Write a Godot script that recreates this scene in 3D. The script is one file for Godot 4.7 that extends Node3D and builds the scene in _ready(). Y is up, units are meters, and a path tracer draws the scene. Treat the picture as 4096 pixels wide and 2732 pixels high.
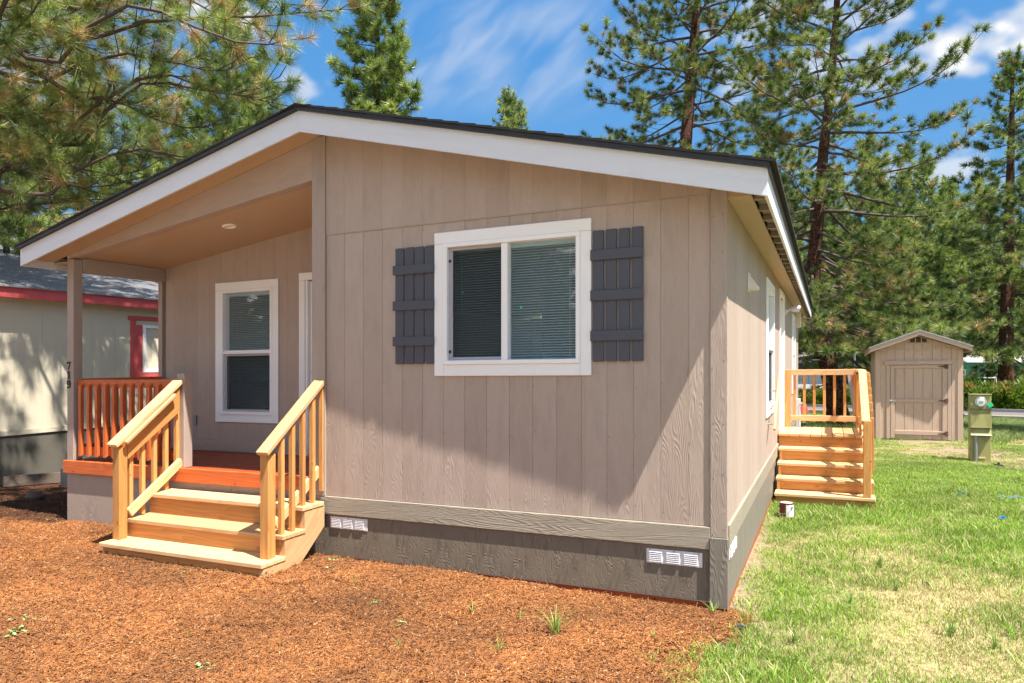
extends Node3D
# A taupe single-storey home with a recessed porch, new cedar steps, a bark-mulch bed, a lawn and pines. Metres, y up.
# The lot climbs gently away from the street: SL metres per metre towards -z.
const SL := 0.0285
const FPX := 2815.0
const CAM := Vector3(0.646, 1.65, 5.170)
const YAW := 24.115
var rng := RandomNumberGenerator.new()
var fw: Vector3
var rt: Vector3
var sheared := true
var M := {}
var noise_a := FastNoiseLite.new()
var noise_b := FastNoiseLite.new()

# ------------------------------------------------------------------ mesh builder
class MB:
	var v := PackedVector3Array()
	var n := PackedVector3Array()
	var t := PackedVector2Array()
	var c := PackedColorArray()
	var use_c := false
	var uo := Vector2.ZERO
	var sl := 0.0
	func put(p: Vector3) -> Vector3:
		return Vector3(p.x, p.y - p.z * sl, p.z)
	func tri(a: Vector3, b: Vector3, d: Vector3, ua := Vector2.ZERO, ub := Vector2.ZERO, ud := Vector2.ZERO, col := Color.WHITE) -> void:
		# corners counter-clockwise from outside; stored clockwise
		var a2 := put(a)
		var b2 := put(b)
		var d2 := put(d)
		var nn := (b2 - a2).cross(d2 - a2).normalized()
		v.append(a2); v.append(d2); v.append(b2)
		n.append(nn); n.append(nn); n.append(nn)
		t.append(ua + uo); t.append(ud + uo); t.append(ub + uo)
		if use_c:
			c.append(col); c.append(col); c.append(col)
	func quad(a: Vector3, b: Vector3, d: Vector3, e: Vector3, ua := Vector2.ZERO, ub := Vector2.ZERO, ud := Vector2.ZERO, ue := Vector2.ZERO, col := Color.WHITE) -> void:
		tri(a, b, d, ua, ub, ud, col)
		tri(a, d, e, ua, ud, ue, col)
	func smooth_tri(p: Array, nn: Array, uv: Array, col: Array) -> void:
		for i in [0, 2, 1]:
			v.append(put(p[i])); n.append(nn[i]); t.append(uv[i] + uo)
			if use_c:
				c.append(col[i])
	func mesh() -> ArrayMesh:
		var a := []
		a.resize(Mesh.ARRAY_MAX)
		a[Mesh.ARRAY_VERTEX] = v
		a[Mesh.ARRAY_NORMAL] = n
		a[Mesh.ARRAY_TEX_UV] = t
		if use_c:
			a[Mesh.ARRAY_COLOR] = c
		var m := ArrayMesh.new()
		m.add_surface_from_arrays(Mesh.PRIMITIVE_TRIANGLES, a)
		return m

func mb(color := false) -> MB:
	var b := MB.new()
	b.sl = SL if sheared else 0.0
	b.use_c = color
	b.uo = Vector2(rng.randf() * 7.0, rng.randf() * 7.0)
	return b

# A bevelled box from corner a to corner b; g is the axis the grain runs along (0 x, 1 y, 2 z); texture coordinates are metres.
func box(m: MB, a: Vector3, b: Vector3, g := 0, bev := 0.003, xf := Transform3D(), col := Color.WHITE) -> void:
	var ctr := (a + b) * 0.5
	var h := (b - a).abs() * 0.5
	bev = minf(bev, minf(h.x, minf(h.y, h.z)) * 0.45)
	var o1 := (g + 1) % 3
	var o2 := (g + 2) % 3
	var pts := {}
	for sx in [-1, 1]:
		for sy in [-1, 1]:
			for sz in [-1, 1]:
				var s := Vector3(sx, sy, sz)
				for k in 3:
					var q := h - Vector3.ONE * bev
					q[k] = h[k]
					pts[[sx, sy, sz, k]] = ctr + q * s
	var uvf := func(p: Vector3, k: int) -> Vector2:
		if k == g:
			return Vector2(p[o1] * 0.4, p[o2])
		return Vector2(p[g], p[o2 if k == o1 else o1] + (0.37 if k == o2 else 0.0))
	var face := func(q: Array, k: int, out: Vector3) -> void:
		var nn: Vector3 = (q[1] - q[0]).cross(q[2] - q[0])
		if nn.dot(out) < 0.0:
			q.reverse()
		var w := []
		for p in q:
			w.append(uvf.call(p, k))
		if q.size() == 4:
			m.quad(xf * q[0], xf * q[1], xf * q[2], xf * q[3], w[0], w[1], w[2], w[3], col)
		else:
			m.tri(xf * q[0], xf * q[1], xf * q[2], w[0], w[1], w[2], col)
	for k in 3:
		var i := (k + 1) % 3
		var j := (k + 2) % 3
		for s in [-1, 1]:
			var q := []
			for st in [[-1, -1], [1, -1], [1, 1], [-1, 1]]:
				var key := [0, 0, 0, k]
				key[k] = s; key[i] = st[0]; key[j] = st[1]
				q.append(pts[key])
			var out := Vector3.ZERO
			out[k] = s
			face.call(q, k, out)
		if bev > 0.0:
			for si in [-1, 1]:
				for sj in [-1, 1]:
					var q := []
					for e in [[-1, i], [1, i], [1, j], [-1, j]]:
						var key := [0, 0, 0, e[1]]
						key[k] = e[0]; key[i] = si; key[j] = sj
						q.append(pts[key])
					var out := Vector3.ZERO
					out[i] = si; out[j] = sj
					face.call(q, i, out)
	if bev > 0.0:
		for sx in [-1, 1]:
			for sy in [-1, 1]:
				for sz in [-1, 1]:
					face.call([pts[[sx, sy, sz, 0]], pts[[sx, sy, sz, 1]], pts[[sx, sy, sz, 2]]], 0, Vector3(sx, sy, sz))

# An outline pushed along an axis: axis 2 takes (x, y) points, axis 0 takes (z, y), axis 1 takes (x, z). gd: direction of the grain in the outline's plane.
func prism(m: MB, pts: PackedVector2Array, axis: int, a0: float, a1: float, gd := Vector2(1, 0), col := Color.WHITE) -> void:
	var to3 := func(p: Vector2, a: float) -> Vector3:
		return Vector3(p.x, p.y, a) if axis == 2 else (Vector3(a, p.y, p.x) if axis == 0 else Vector3(p.x, a, p.y))
	gd = gd.normalized()
	var gp := Vector2(-gd.y, gd.x)
	var ctr := Vector2.ZERO
	for p in pts:
		ctr += p / pts.size()
	var idx := Geometry2D.triangulate_polygon(pts)
	var ax := Vector3.ZERO
	ax[axis] = signf(a1 - a0)
	for e in 2:
		var a := a0 if e == 0 else a1
		var out := -ax if e == 0 else ax
		for k in range(0, idx.size(), 3):
			var q := [pts[idx[k]], pts[idx[k + 1]], pts[idx[k + 2]]]
			var p3 := [to3.call(q[0], a), to3.call(q[1], a), to3.call(q[2], a)]
			if (p3[1] - p3[0]).cross(p3[2] - p3[0]).dot(out) < 0.0:
				q.reverse(); p3.reverse()
			m.tri(p3[0], p3[1], p3[2], Vector2(q[0].dot(gd), q[0].dot(gp)), Vector2(q[1].dot(gd), q[1].dot(gp)), Vector2(q[2].dot(gd), q[2].dot(gp)), col)
	var ccw := not Geometry2D.is_polygon_clockwise(pts)
	for k in pts.size():
		var p := pts[k]
		var q := pts[(k + 1) % pts.size()]
		var nrm2 := (q - p).orthogonal() * (1.0 if ccw else -1.0)
		var out: Vector3 = to3.call(nrm2, 0.0)
		var p3 := [to3.call(p, a0), to3.call(q, a0), to3.call(q, a1), to3.call(p, a1)]
		var nn: Vector3 = (p3[1] - p3[0]).cross(p3[2] - p3[0])
		var up := p.dot(gd) if absf((q - p).normalized().dot(gd)) > 0.5 else p.dot(gp) * 0.3
		var uq := q.dot(gd) if absf((q - p).normalized().dot(gd)) > 0.5 else q.dot(gp) * 0.3
		var uv := [Vector2(up, a0), Vector2(uq, a0), Vector2(uq, a1), Vector2(up, a1)]
		# keep the outline's outside outward: test against the polygon's inside
		if Geometry2D.is_point_in_polygon((p + q) * 0.5 + nrm2.normalized() * 0.0008, pts):
			out = -out
		if nn.dot(out) < 0.0:
			p3.reverse(); uv.reverse()
		m.quad(p3[0], p3[1], p3[2], p3[3], uv[0], uv[1], uv[2], uv[3], col)

# A tube through points with a radius at each.
func tube(m: MB, pts: Array, rad: Array, sides := 8, caps := true, cols: Array = [], vscale := 1.0) -> void:
	var rings := []
	var prev := Vector3.UP
	var run := 0.0
	var x := Vector3.RIGHT
	for i in pts.size():
		var d: Vector3 = (pts[mini(i + 1, pts.size() - 1)] - pts[maxi(i - 1, 0)]).normalized()
		if i == 0:
			x = d.cross(Vector3(0.31, 0.11, 0.94)).normalized()
			if x.length() < 0.1:
				x = d.cross(Vector3.RIGHT).normalized()
		x = (x - d * d.dot(x)).normalized()
		var y := d.cross(x)
		if i > 0:
			run += pts[i].distance_to(pts[i - 1])
		var ring := []
		for k in sides + 1:
			var a := TAU * k / sides
			var nn := x * cos(a) + y * sin(a)
			ring.append([pts[i] + nn * rad[i], nn, Vector2(run * vscale, k * 1.0 / sides * TAU * maxf(rad[0], 0.01) * vscale), cols[i] if cols.size() else Color.WHITE])
		rings.append(ring)
		prev = d
	for i in pts.size() - 1:
		for k in sides:
			var a: Array = rings[i][k]
			var b: Array = rings[i][k + 1]
			var c2: Array = rings[i + 1][k + 1]
			var d2: Array = rings[i + 1][k]
			m.smooth_tri([a[0], b[0], c2[0]], [a[1], b[1], c2[1]], [a[2], b[2], c2[2]], [a[3], b[3], c2[3]])
			m.smooth_tri([a[0], c2[0], d2[0]], [a[1], c2[1], d2[1]], [a[2], c2[2], d2[2]], [a[3], c2[3], d2[3]])
	if caps:
		for e in 2:
			var i := 0 if e == 0 else pts.size() - 1
			for k in sides:
				var p: Vector3 = rings[i][k][0]
				var q: Vector3 = rings[i][k + 1][0]
				var col: Color = rings[i][k][3]
				if e == 0:
					m.tri(pts[i], q, p, Vector2.ZERO, Vector2(0.02, 0), Vector2(0, 0.02), col)
				else:
					m.tri(pts[i], p, q, Vector2.ZERO, Vector2(0.02, 0), Vector2(0, 0.02), col)

# A turned shape: (radius, height) pairs round the y axis, placed by xf.
func lathe(m: MB, prof: Array, sides := 20, xf := Transform3D(), col := Color.WHITE) -> void:
	for i in prof.size() - 1:
		var p: Vector2 = prof[i]
		var q: Vector2 = prof[i + 1]
		var sn := Vector2(q.y - p.y, p.x - q.x).normalized()
		for k in sides:
			var a := TAU * k / sides
			var b := TAU * (k + 1) / sides
			var ca := Vector3(cos(a), 0, sin(a))
			var cb := Vector3(cos(b), 0, sin(b))
			var P := [xf * (ca * p.x + Vector3.UP * p.y), xf * (cb * p.x + Vector3.UP * p.y), xf * (cb * q.x + Vector3.UP * q.y), xf * (ca * q.x + Vector3.UP * q.y)]
			var na := (xf.basis * (ca * sn.x + Vector3.UP * sn.y)).normalized()
			var nb := (xf.basis * (cb * sn.x + Vector3.UP * sn.y)).normalized()
			var U := [Vector2(k * 1.0 / sides, p.y), Vector2((k + 1.0) / sides, p.y), Vector2((k + 1.0) / sides, q.y), Vector2(k * 1.0 / sides, q.y)]
			m.smooth_tri([P[0], P[3], P[2]], [na, na, nb], [U[0], U[3], U[2]], [col, col, col])
			m.smooth_tri([P[0], P[2], P[1]], [na, nb, nb], [U[0], U[2], U[1]], [col, col, col])

# ------------------------------------------------------------------ scene objects
func obj(called: String, m: Variant, material: Material, parent: Node = null) -> MeshInstance3D:
	var o := MeshInstance3D.new()
	o.name = called
	o.mesh = m.mesh() if m is MB else m
	o.material_override = material
	if material == M.get("cedar") or material == M.get("cedar_sunlit") or material == M.get("siding"):
		# no two boards are quite the same tone
		var key: String = "cedar" if material == M.cedar else ("cedar_sunlit" if material == M.cedar_sunlit else "siding")
		var n := rng.randi() % 4
		if not M.has([key, n]):
			var v: StandardMaterial3D = material.duplicate()
			var d := (0.10 if key != "siding" else 0.022) * (n - 1.5) / 1.5
			v.albedo_color = Color(clampf(material.albedo_color.r * (1.0 + d), 0, 1), clampf(material.albedo_color.g * (1.0 + d * 1.15), 0, 1), clampf(material.albedo_color.b * (1.0 + d * 1.3), 0, 1))
			M[[key, n]] = v
		o.material_override = M[[key, n]]
	var p: Node = parent if parent else self
	p.add_child(o, true)
	return o

func thing(called: String, label: String, category: String, at := Vector3.ZERO, group := "") -> Node3D:
	var o := Node3D.new()
	o.name = called
	add_child(o, true)
	o.position = at
	tag(o, label, category, group)
	return o

func part(called: String, parent: Node) -> Node3D:
	var o := Node3D.new()
	o.name = called
	parent.add_child(o, true)
	return o

func tag(o: Node, label: String, category: String, group := "") -> void:
	o.set_meta("label", label)
	o.set_meta("category", category)
	if group:
		o.set_meta("group", group)

func kind(o: Node, k: String) -> Node:
	o.set_meta("kind", k)
	return o

func copy(o: Node3D, label: String, at: Vector3, turn := 0.0, size := 1.0) -> Node3D:
	var c: Node3D = o.duplicate()
	c.name = String(o.name).rstrip("0123456789")
	add_child(c, true)
	c.position = at
	c.rotation.y = turn
	c.scale = Vector3.ONE * size
	c.set_meta("label", label)
	return c

# A point so many metres in front of the lens, from the photograph's own measures (4096 wide).
func spot(px: float, py: float, d: float) -> Vector3:
	return CAM + fw * d + rt * ((px - 2048.0) / FPX * d) + Vector3.UP * ((1533.0 - py) / FPX * d)

func ground(x: float, z: float) -> float:
	var y := -SL * z
	if z < -10.0:
		y = SL * 10.0 + 0.006 * minf(-10.0 - z, 15.0)
	if x < 0.0 and z > -14.0:
		y += minf(0.011 * -x, 0.1) + 0.02
	return y + noise_b.get_noise_2d(x * 18.0, z * 18.0) * 0.025

# ------------------------------------------------------------------ materials
func lin(r: float, g: float, b: float) -> Color:
	return Color(r, g, b).linear_to_srgb()

func mat(c: Color, rough := 0.8, opts := {}) -> StandardMaterial3D:
	var m := StandardMaterial3D.new()
	m.albedo_color = c
	m.roughness = rough
	if opts.has("tex"):
		m.albedo_texture = opts.tex
	if opts.has("height"):
		m.heightmap_enabled = true
		m.heightmap_texture = opts.height
		m.heightmap_scale = opts.get("depth", 0.2)
	if opts.has("scale"):
		m.uv1_scale = opts.scale
	if opts.has("metal"):
		m.metallic = opts.metal
	if opts.get("vc", false):
		m.vertex_color_use_as_albedo = true
	if opts.has("back"):
		m.backlight_enabled = true
		m.backlight = opts.back
	if opts.has("spec"):
		m.metallic_specular = opts.spec
	if opts.get("tri", false):
		m.uv1_triplanar = true
		m.uv1_world_triplanar = true
	return m

func tex(img: Image) -> ImageTexture:
	return ImageTexture.create_from_image(img)

func fnl(seed_: int, freq: float, oct := 3, type := FastNoiseLite.TYPE_SIMPLEX_SMOOTH) -> FastNoiseLite:
	var f := FastNoiseLite.new()
	f.seed = seed_
	f.noise_type = type
	f.frequency = freq
	f.fractal_octaves = oct
	return f

# Wood: u runs along the grain. tones = dark and light; knots = how many.
func wood_image(w: int, h: int, seed_: int, light: Color, dark: Color, knot: Color, knots: int, rings: float) -> Image:
	var im := Image.create(w, h, false, Image.FORMAT_RGB8)
	var wa := fnl(seed_, 1.0, 2)
	var wb := fnl(seed_ + 3, 1.0, 2)
	var r := RandomNumberGenerator.new()
	r.seed = seed_
	var ks := []
	for k in knots:
		ks.append([r.randf() * w, r.randf() * h, r.randf_range(4.0, 9.0)])
	for y in h:
		for x in w:
			var u := x * 1.0 / w
			var v := y * 1.0 / h
			# blend both ends so that the picture tiles along the grain
			var q := v * rings + wa.get_noise_2d(cos(u * TAU) * 0.55 + v * 3.0, sin(u * TAU) * 0.55) * 0.9
			var kn := 0.0
			for k in ks:
				var dx: float = (x - k[0]) / 0.75
				var dy: float = y - k[1]
				var d := sqrt(dx * dx + dy * dy)
				if d < k[2] * 7.0:
					q += exp(-d / k[2] * 0.8) * 1.8 * signf(dy)
					kn = maxf(kn, smoothstep(k[2] * 1.15, k[2] * 0.55, d))
			var f := q - floorf(q)
			var late := pow(f, 2.0) * 0.5
			var fibre := wb.get_noise_2d(u * 22.0, v * 180.0) * 0.10 + wb.get_noise_2d(u * 3.0 + 40.0, v * 9.0) * 0.2
			var c := light.lerp(dark, clampf(late + fibre + 0.12, 0.0, 1.0))
			c = c.lerp(knot, kn * 0.85)
			im.set_pixel(x, y, c)
	return im

# Embossed fibre-cement grain: long wavering ridges along u.
func emboss_image(w: int, h: int, seed_: int, rings: float) -> Image:
	var im := Image.create(w, h, false, Image.FORMAT_L8)
	var wa := fnl(seed_, 1.0, 2)
	var wb := fnl(seed_ + 9, 1.0, 3)
	for y in h:
		var v := y * 1.0 / h
		var a := v * TAU
		var cv := cos(a) * 0.5
		var sv := sin(a) * 0.5
		for x in w:
			var u := x * 1.0 / w
			var cu := cos(u * TAU) * 0.35
			var su := sin(u * TAU) * 0.35
			var q := v * rings + wa.get_noise_3d(cv * 1.6 + cu, sv * 1.6 + su, 0.3) * 7.0
			var f := absf(fposmod(q, 1.0) - 0.5) * 2.0
			var amp := 0.55 + 0.9 * wb.get_noise_3d(cv * 2.0 + cu * 2.0, sv * 2.0 - su * 2.0, 3.0)
			var fine := wb.get_noise_2d(u * 30.0, v * 160.0) * 0.18
			im.set_pixel(x, y, Color.from_hsv(0, 0, clampf(0.5 + (pow(f, 1.5) - 0.45) * clampf(amp, 0.1, 1.0) + fine, 0.0, 1.0)))
	return im

func blotch_image(s: int, seed_: int, freq: float, ramp: Array, oct := 4) -> Image:
	var f := fnl(seed_, freq, oct)
	var g := f.get_seamless_image(s, s)
	var im := Image.create(s, s, false, Image.FORMAT_RGB8)
	for y in s:
		for x in s:
			var k := clampf(g.get_pixel(x, y).r, 0.0, 0.999) * (ramp.size() - 1)
			var i := int(k)
			im.set_pixel(x, y, ramp[i].lerp(ramp[i + 1], k - i))
	return im

func bark_images(seed_: int) -> Array:
	var w := 256
	var h := 256
	var im := Image.create(w, h, false, Image.FORMAT_RGB8)
	var hi := Image.create(w, h, false, Image.FORMAT_L8)
	var cell := fnl(seed_, 0.045, 1, FastNoiseLite.TYPE_CELLULAR)
	cell.cellular_return_type = FastNoiseLite.RETURN_DISTANCE2_SUB
	var tone := fnl(seed_ + 1, 0.045, 1, FastNoiseLite.TYPE_CELLULAR)
	tone.cellular_return_type = FastNoiseLite.RETURN_CELL_VALUE
	var fine := fnl(seed_ + 2, 0.09, 3)
	for y in h:
		for x in w:
			var a := cell.get_noise_2d(x * 0.55, y * 1.5) + 1.0
			var tn := tone.get_noise_2d(x * 0.55, y * 1.5) * 0.5 + 0.5
			var fi := fine.get_noise_2d(x, y)
			var plate := smoothstep(0.05, 0.4, a)
			var c := Color(0.15, 0.105, 0.085).lerp(Color(0.60, 0.37, 0.25).lerp(Color(0.42, 0.31, 0.25), tn), plate)
			c = c * (1.0 + fi * 0.35)
			im.set_pixel(x, y, c.clamp())
			hi.set_pixel(x, y, Color.from_hsv(0, 0, clampf(plate * 0.8 + fi * 0.2, 0, 1)))
	return [im, hi]

func make_materials() -> void:
	var em := tex(emboss_image(512, 512, 11, 26.0))
	var em2 := tex(emboss_image(512, 512, 23, 14.0))
	var cedar := tex(wood_image(1024, 256, 5, Color8(204, 150, 86), Color8(172, 112, 54), Color8(104, 58, 28), 4, 7.0))
	var cedar_b := tex(wood_image(1024, 256, 8, Color8(216, 178, 132), Color8(190, 144, 96), Color8(120, 70, 36), 2, 5.0))
	var stain := tex(wood_image(1024, 256, 17, Color8(198, 102, 46), Color8(160, 70, 30), Color8(90, 34, 18), 4, 8.0))
	var sc := Vector3(0.42, 2.6, 1)
	var gs := Vector3(0.55, 1.6, 1)
	var paint := tex(blotch_image(256, 31, 0.012, [Color(0.96, 0.96, 0.96), Color(1, 1, 1), Color(0.985, 0.98, 0.975)]))
	M.siding = mat(lin(0.378, 0.298, 0.248), 0.62, {"height": em, "depth": 0.20, "scale": gs, "tex": paint})
	M.trim = mat(lin(0.335, 0.268, 0.224), 0.6, {"height": em, "depth": 0.22, "scale": gs, "tex": paint})
	M.belt = mat(lin(0.285, 0.25, 0.195), 0.6, {"height": em2, "depth": 0.28, "scale": Vector3(0.4, 1.9, 1), "tex": paint})
	M.skirt = mat(lin(0.165, 0.138, 0.102), 0.65, {"height": em2, "depth": 0.35, "scale": Vector3(1.5, 2.4, 1), "tex": paint})
	M.skirt_trim = mat(lin(0.185, 0.165, 0.135), 0.6, {"height": em, "depth": 0.3, "scale": gs, "tex": paint})
	M.soffit = mat(lin(0.43, 0.32, 0.215), 0.6, {"height": em, "depth": 0.2, "scale": gs})  # siding tan with warm bounce light from the mulch painted in
	M.ceiling = mat(lin(0.47, 0.335, 0.215), 0.45, {"height": em, "depth": 0.04, "scale": gs})  # same tan, its orange bounce from the deck put into the colour
	M.fascia = mat(lin(0.58, 0.60, 0.65), 0.5, {"height": em2, "depth": 0.13, "scale": Vector3(0.35, 2.0, 1)})
	M.white = mat(lin(0.78, 0.78, 0.78), 0.5, {"height": em2, "depth": 0.07, "scale": Vector3(0.4, 2.2, 1)})
	M.vinyl = mat(lin(0.80, 0.80, 0.81), 0.3)
	M.grey_frame = mat(lin(0.36, 0.35, 0.38), 0.4)
	M.shutter = mat(lin(0.055, 0.058, 0.078), 0.55, {"height": em, "depth": 0.05, "scale": gs})
	M.black = mat(lin(0.012, 0.012, 0.013), 0.6)
	M.shingle = mat(lin(0.009, 0.009, 0.010), 0.95, {"tex": tex(blotch_image(256, 77, 0.08, [Color(0.5, 0.5, 0.52), Color(1, 1, 1), Color(0.8, 0.76, 0.72)])), "scale": Vector3(2, 2, 1)})
	M.drip = mat(lin(0.006, 0.006, 0.006), 0.5)
	M.cedar = mat(Color(1, 1, 1), 0.7, {"tex": cedar, "height": em, "depth": 0.04, "scale": sc})
	M.cedar_sunlit = mat(Color(1, 1, 1), 0.7, {"tex": cedar_b, "height": em, "depth": 0.04, "scale": sc})  # sunlit wash-out painted into treads, caps and rails; some tread wear too
	M.stain = mat(Color(1, 1, 1), 0.55, {"tex": stain, "height": em, "depth": 0.05, "scale": sc})
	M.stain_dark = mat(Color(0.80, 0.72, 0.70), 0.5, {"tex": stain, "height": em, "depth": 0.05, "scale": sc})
	M.sill = mat(Color(0.80, 0.82, 0.78), 0.85, {"tex": stain, "scale": sc})
	M.dark = mat(lin(0.03, 0.028, 0.026), 0.9)
	M.blind = mat(lin(0.27, 0.41, 0.50), 0.5)
	M.steel = mat(lin(0.55, 0.56, 0.58), 0.35, {"metal": 0.9})
	M.dim_steel = mat(lin(0.30, 0.31, 0.33), 0.5, {"metal": 0.7})
	M.rust = mat(lin(0.10, 0.055, 0.04), 0.8)
	M.plastic_white = mat(lin(0.64, 0.63, 0.64), 0.4)
	M.hood = mat(lin(0.76, 0.72, 0.64), 0.4)
	M.glass = mat(Color(0.85, 0.95, 0.93, 0.10), 0.02)
	M.glass.transparency = BaseMaterial3D.TRANSPARENCY_ALPHA
	M.screen = mat(Color(0.03, 0.03, 0.035, 0.45), 0.9)
	M.screen.transparency = BaseMaterial3D.TRANSPARENCY_ALPHA
	M.sticker = mat(Color8(20, 190, 140), 0.5)
	M.lamp_lens = mat(lin(0.80, 0.72, 0.60), 0.4)
	M.shed = mat(lin(0.50, 0.375, 0.285), 0.75, {"height": em, "depth": 0.25, "scale": Vector3(0.7, 1.3, 1), "tex": paint})
	M.shed_trim = mat(lin(0.47, 0.35, 0.265), 0.7, {"height": em, "depth": 0.15, "scale": gs})
	M.meter = mat(lin(0.30, 0.29, 0.11), 0.5, {"tex": tex(blotch_image(128, 41, 0.02, [Color(0.8, 0.78, 0.7), Color(1, 1, 1), Color(1, 0.98, 0.95)]))})
	M.beige = mat(lin(0.53, 0.49, 0.37), 0.75, {"height": em, "depth": 0.12, "scale": gs})
	M.beige_dark = mat(lin(0.10, 0.095, 0.076), 0.85)
	M.red = mat(lin(0.50, 0.075, 0.075), 0.6)
	M.roof_grey = mat(lin(0.22, 0.23, 0.25), 0.95, {"tex": tex(blotch_image(256, 51, 0.1, [Color(0.6, 0.6, 0.62), Color(1, 1, 1), Color(0.85, 0.8, 0.76)])), "scale": Vector3(1.2, 1.2, 1)})
	M.blue_wall = mat(lin(0.10, 0.135, 0.18), 0.7)
	M.pale_wall = mat(lin(0.52, 0.56, 0.60), 0.7)
	M.teal = mat(lin(0.15, 0.34, 0.30), 0.7)
	M.teal_dark = mat(lin(0.02, 0.16, 0.14), 0.6)
	M.roof_light = mat(lin(0.42, 0.41, 0.40), 0.8)
	M.asphalt = mat(lin(0.13, 0.13, 0.14), 0.9, {"tex": tex(blotch_image(256, 61, 0.15, [Color(0.75, 0.75, 0.75), Color(1, 1, 1)])), "scale": Vector3(0.7, 0.7, 1)})
	M.concrete = mat(lin(0.38, 0.36, 0.33), 0.9)
	M.yellow = mat(lin(0.55, 0.36, 0.10), 0.8)
	var bk := bark_images(7)
	M.bark = mat(Color(0.92, 0.85, 0.8), 0.95, {"tex": tex(bk[0]), "height": tex(bk[1]), "depth": 3.0, "scale": Vector3(1.1, 1.1, 1)})
	M.twig = mat(lin(0.085, 0.062, 0.052), 0.9)
	M.needle = mat(Color(1, 1, 1), 0.45, {"vc": true, "back": Color(0.75, 0.78, 0.45)})
	M.blade = mat(Color(1, 1, 1), 0.55, {"vc": true, "back": Color(0.5, 0.55, 0.25)})
	M.chip = mat(Color(1, 1, 1), 0.85, {"vc": true})
	var soil := tex(blotch_image(512, 71, 0.02, [Color(0.55, 0.5, 0.46), Color(0.85, 0.83, 0.8), Color(1, 1, 1), Color(0.78, 0.72, 0.66)], 5))
	M.soil = mat(Color(1, 1, 1), 0.95, {"tex": soil, "vc": true, "scale": Vector3(1.3, 1.3, 1)})
	var mul := tex(blotch_image(512, 73, 0.045, [Color8(104, 52, 26), Color8(148, 78, 36), Color8(174, 98, 48), Color8(130, 65, 30)], 4))
	M.mulch = mat(Color(0.95, 0.95, 0.95), 0.95, {"tex": mul, "scale": Vector3(1.6, 1.6, 1)})
	M.stone = mat(lin(0.34, 0.31, 0.28), 0.8)
	M.block = mat(lin(0.035, 0.037, 0.042), 0.8)
	M.old_wood = mat(lin(0.085, 0.062, 0.046), 0.9, {"height": em, "depth": 0.3, "scale": gs})
	M.tape_blue = mat(lin(0.03, 0.20, 0.55), 0.5)
	M.sheet_white = mat(lin(0.7, 0.72, 0.75), 0.5)
	M.orange = mat(lin(0.75, 0.09, 0.02), 0.5)
	M.can_red = mat(lin(0.16, 0.03, 0.02), 0.4)
	M.pink = mat(lin(0.75, 0.12, 0.14), 0.6)

# ------------------------------------------------------------------ start
func _ready() -> void:
	rng.seed = 20240611
	noise_a.seed = 5; noise_a.frequency = 0.02; noise_a.fractal_octaves = 3
	noise_b.seed = 9; noise_b.frequency = 0.02; noise_b.fractal_octaves = 2
	var yw := deg_to_rad(YAW)
	fw = Vector3(-sin(yw), 0, -cos(yw))
	rt = Vector3(cos(yw), 0, -sin(yw))
	var cam := Camera3D.new()
	cam.name = "camera"
	cam.position = CAM
	cam.rotation.y = yw
	cam.projection = Camera3D.PROJECTION_FRUSTUM
	cam.near = 0.1
	cam.far = 900.0
	cam.size = 0.1 * 2732.0 / FPX
	cam.frustum_offset = Vector2(0, 0.1 * 167.0 / FPX)
	cam.current = true
	add_child(cam)
	var sun := DirectionalLight3D.new()
	sun.name = "sun"
	sun.light_energy = 1.35
	sun.light_color = Color(1.0, 0.965, 0.92)
	sun.light_angular_distance = 0.5
	sun.shadow_enabled = true
	var towards := Vector3(1.002, 2.083, 0.35).normalized()
	sun.look_at_from_position(Vector3.ZERO, -towards)
	add_child(sun)
	var we := WorldEnvironment.new()
	we.name = "environment"
	var env := Environment.new()
	env.background_mode = Environment.BG_SKY
	env.tonemap_mode = Environment.TONE_MAPPER_LINEAR
	env.tonemap_exposure = 3.3
	env.sdfgi_enabled = true
	env.ssao_enabled = true
	env.ssil_enabled = true
	var sky := Sky.new()
	var pano := PanoramaSkyMaterial.new()
	pano.panorama = tex(sky_image())
	sky.sky_material = pano
	env.sky = sky
	env.background_energy_multiplier = 1.0
	we.environment = env
	add_child(we)
	make_materials()
	build_ground()
	build_house()
	build_front_steps()
	build_side_steps()
	build_shed()
	build_yard_things()
	build_neighbours()
	build_road()
	build_trees()
	build_plants()

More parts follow.
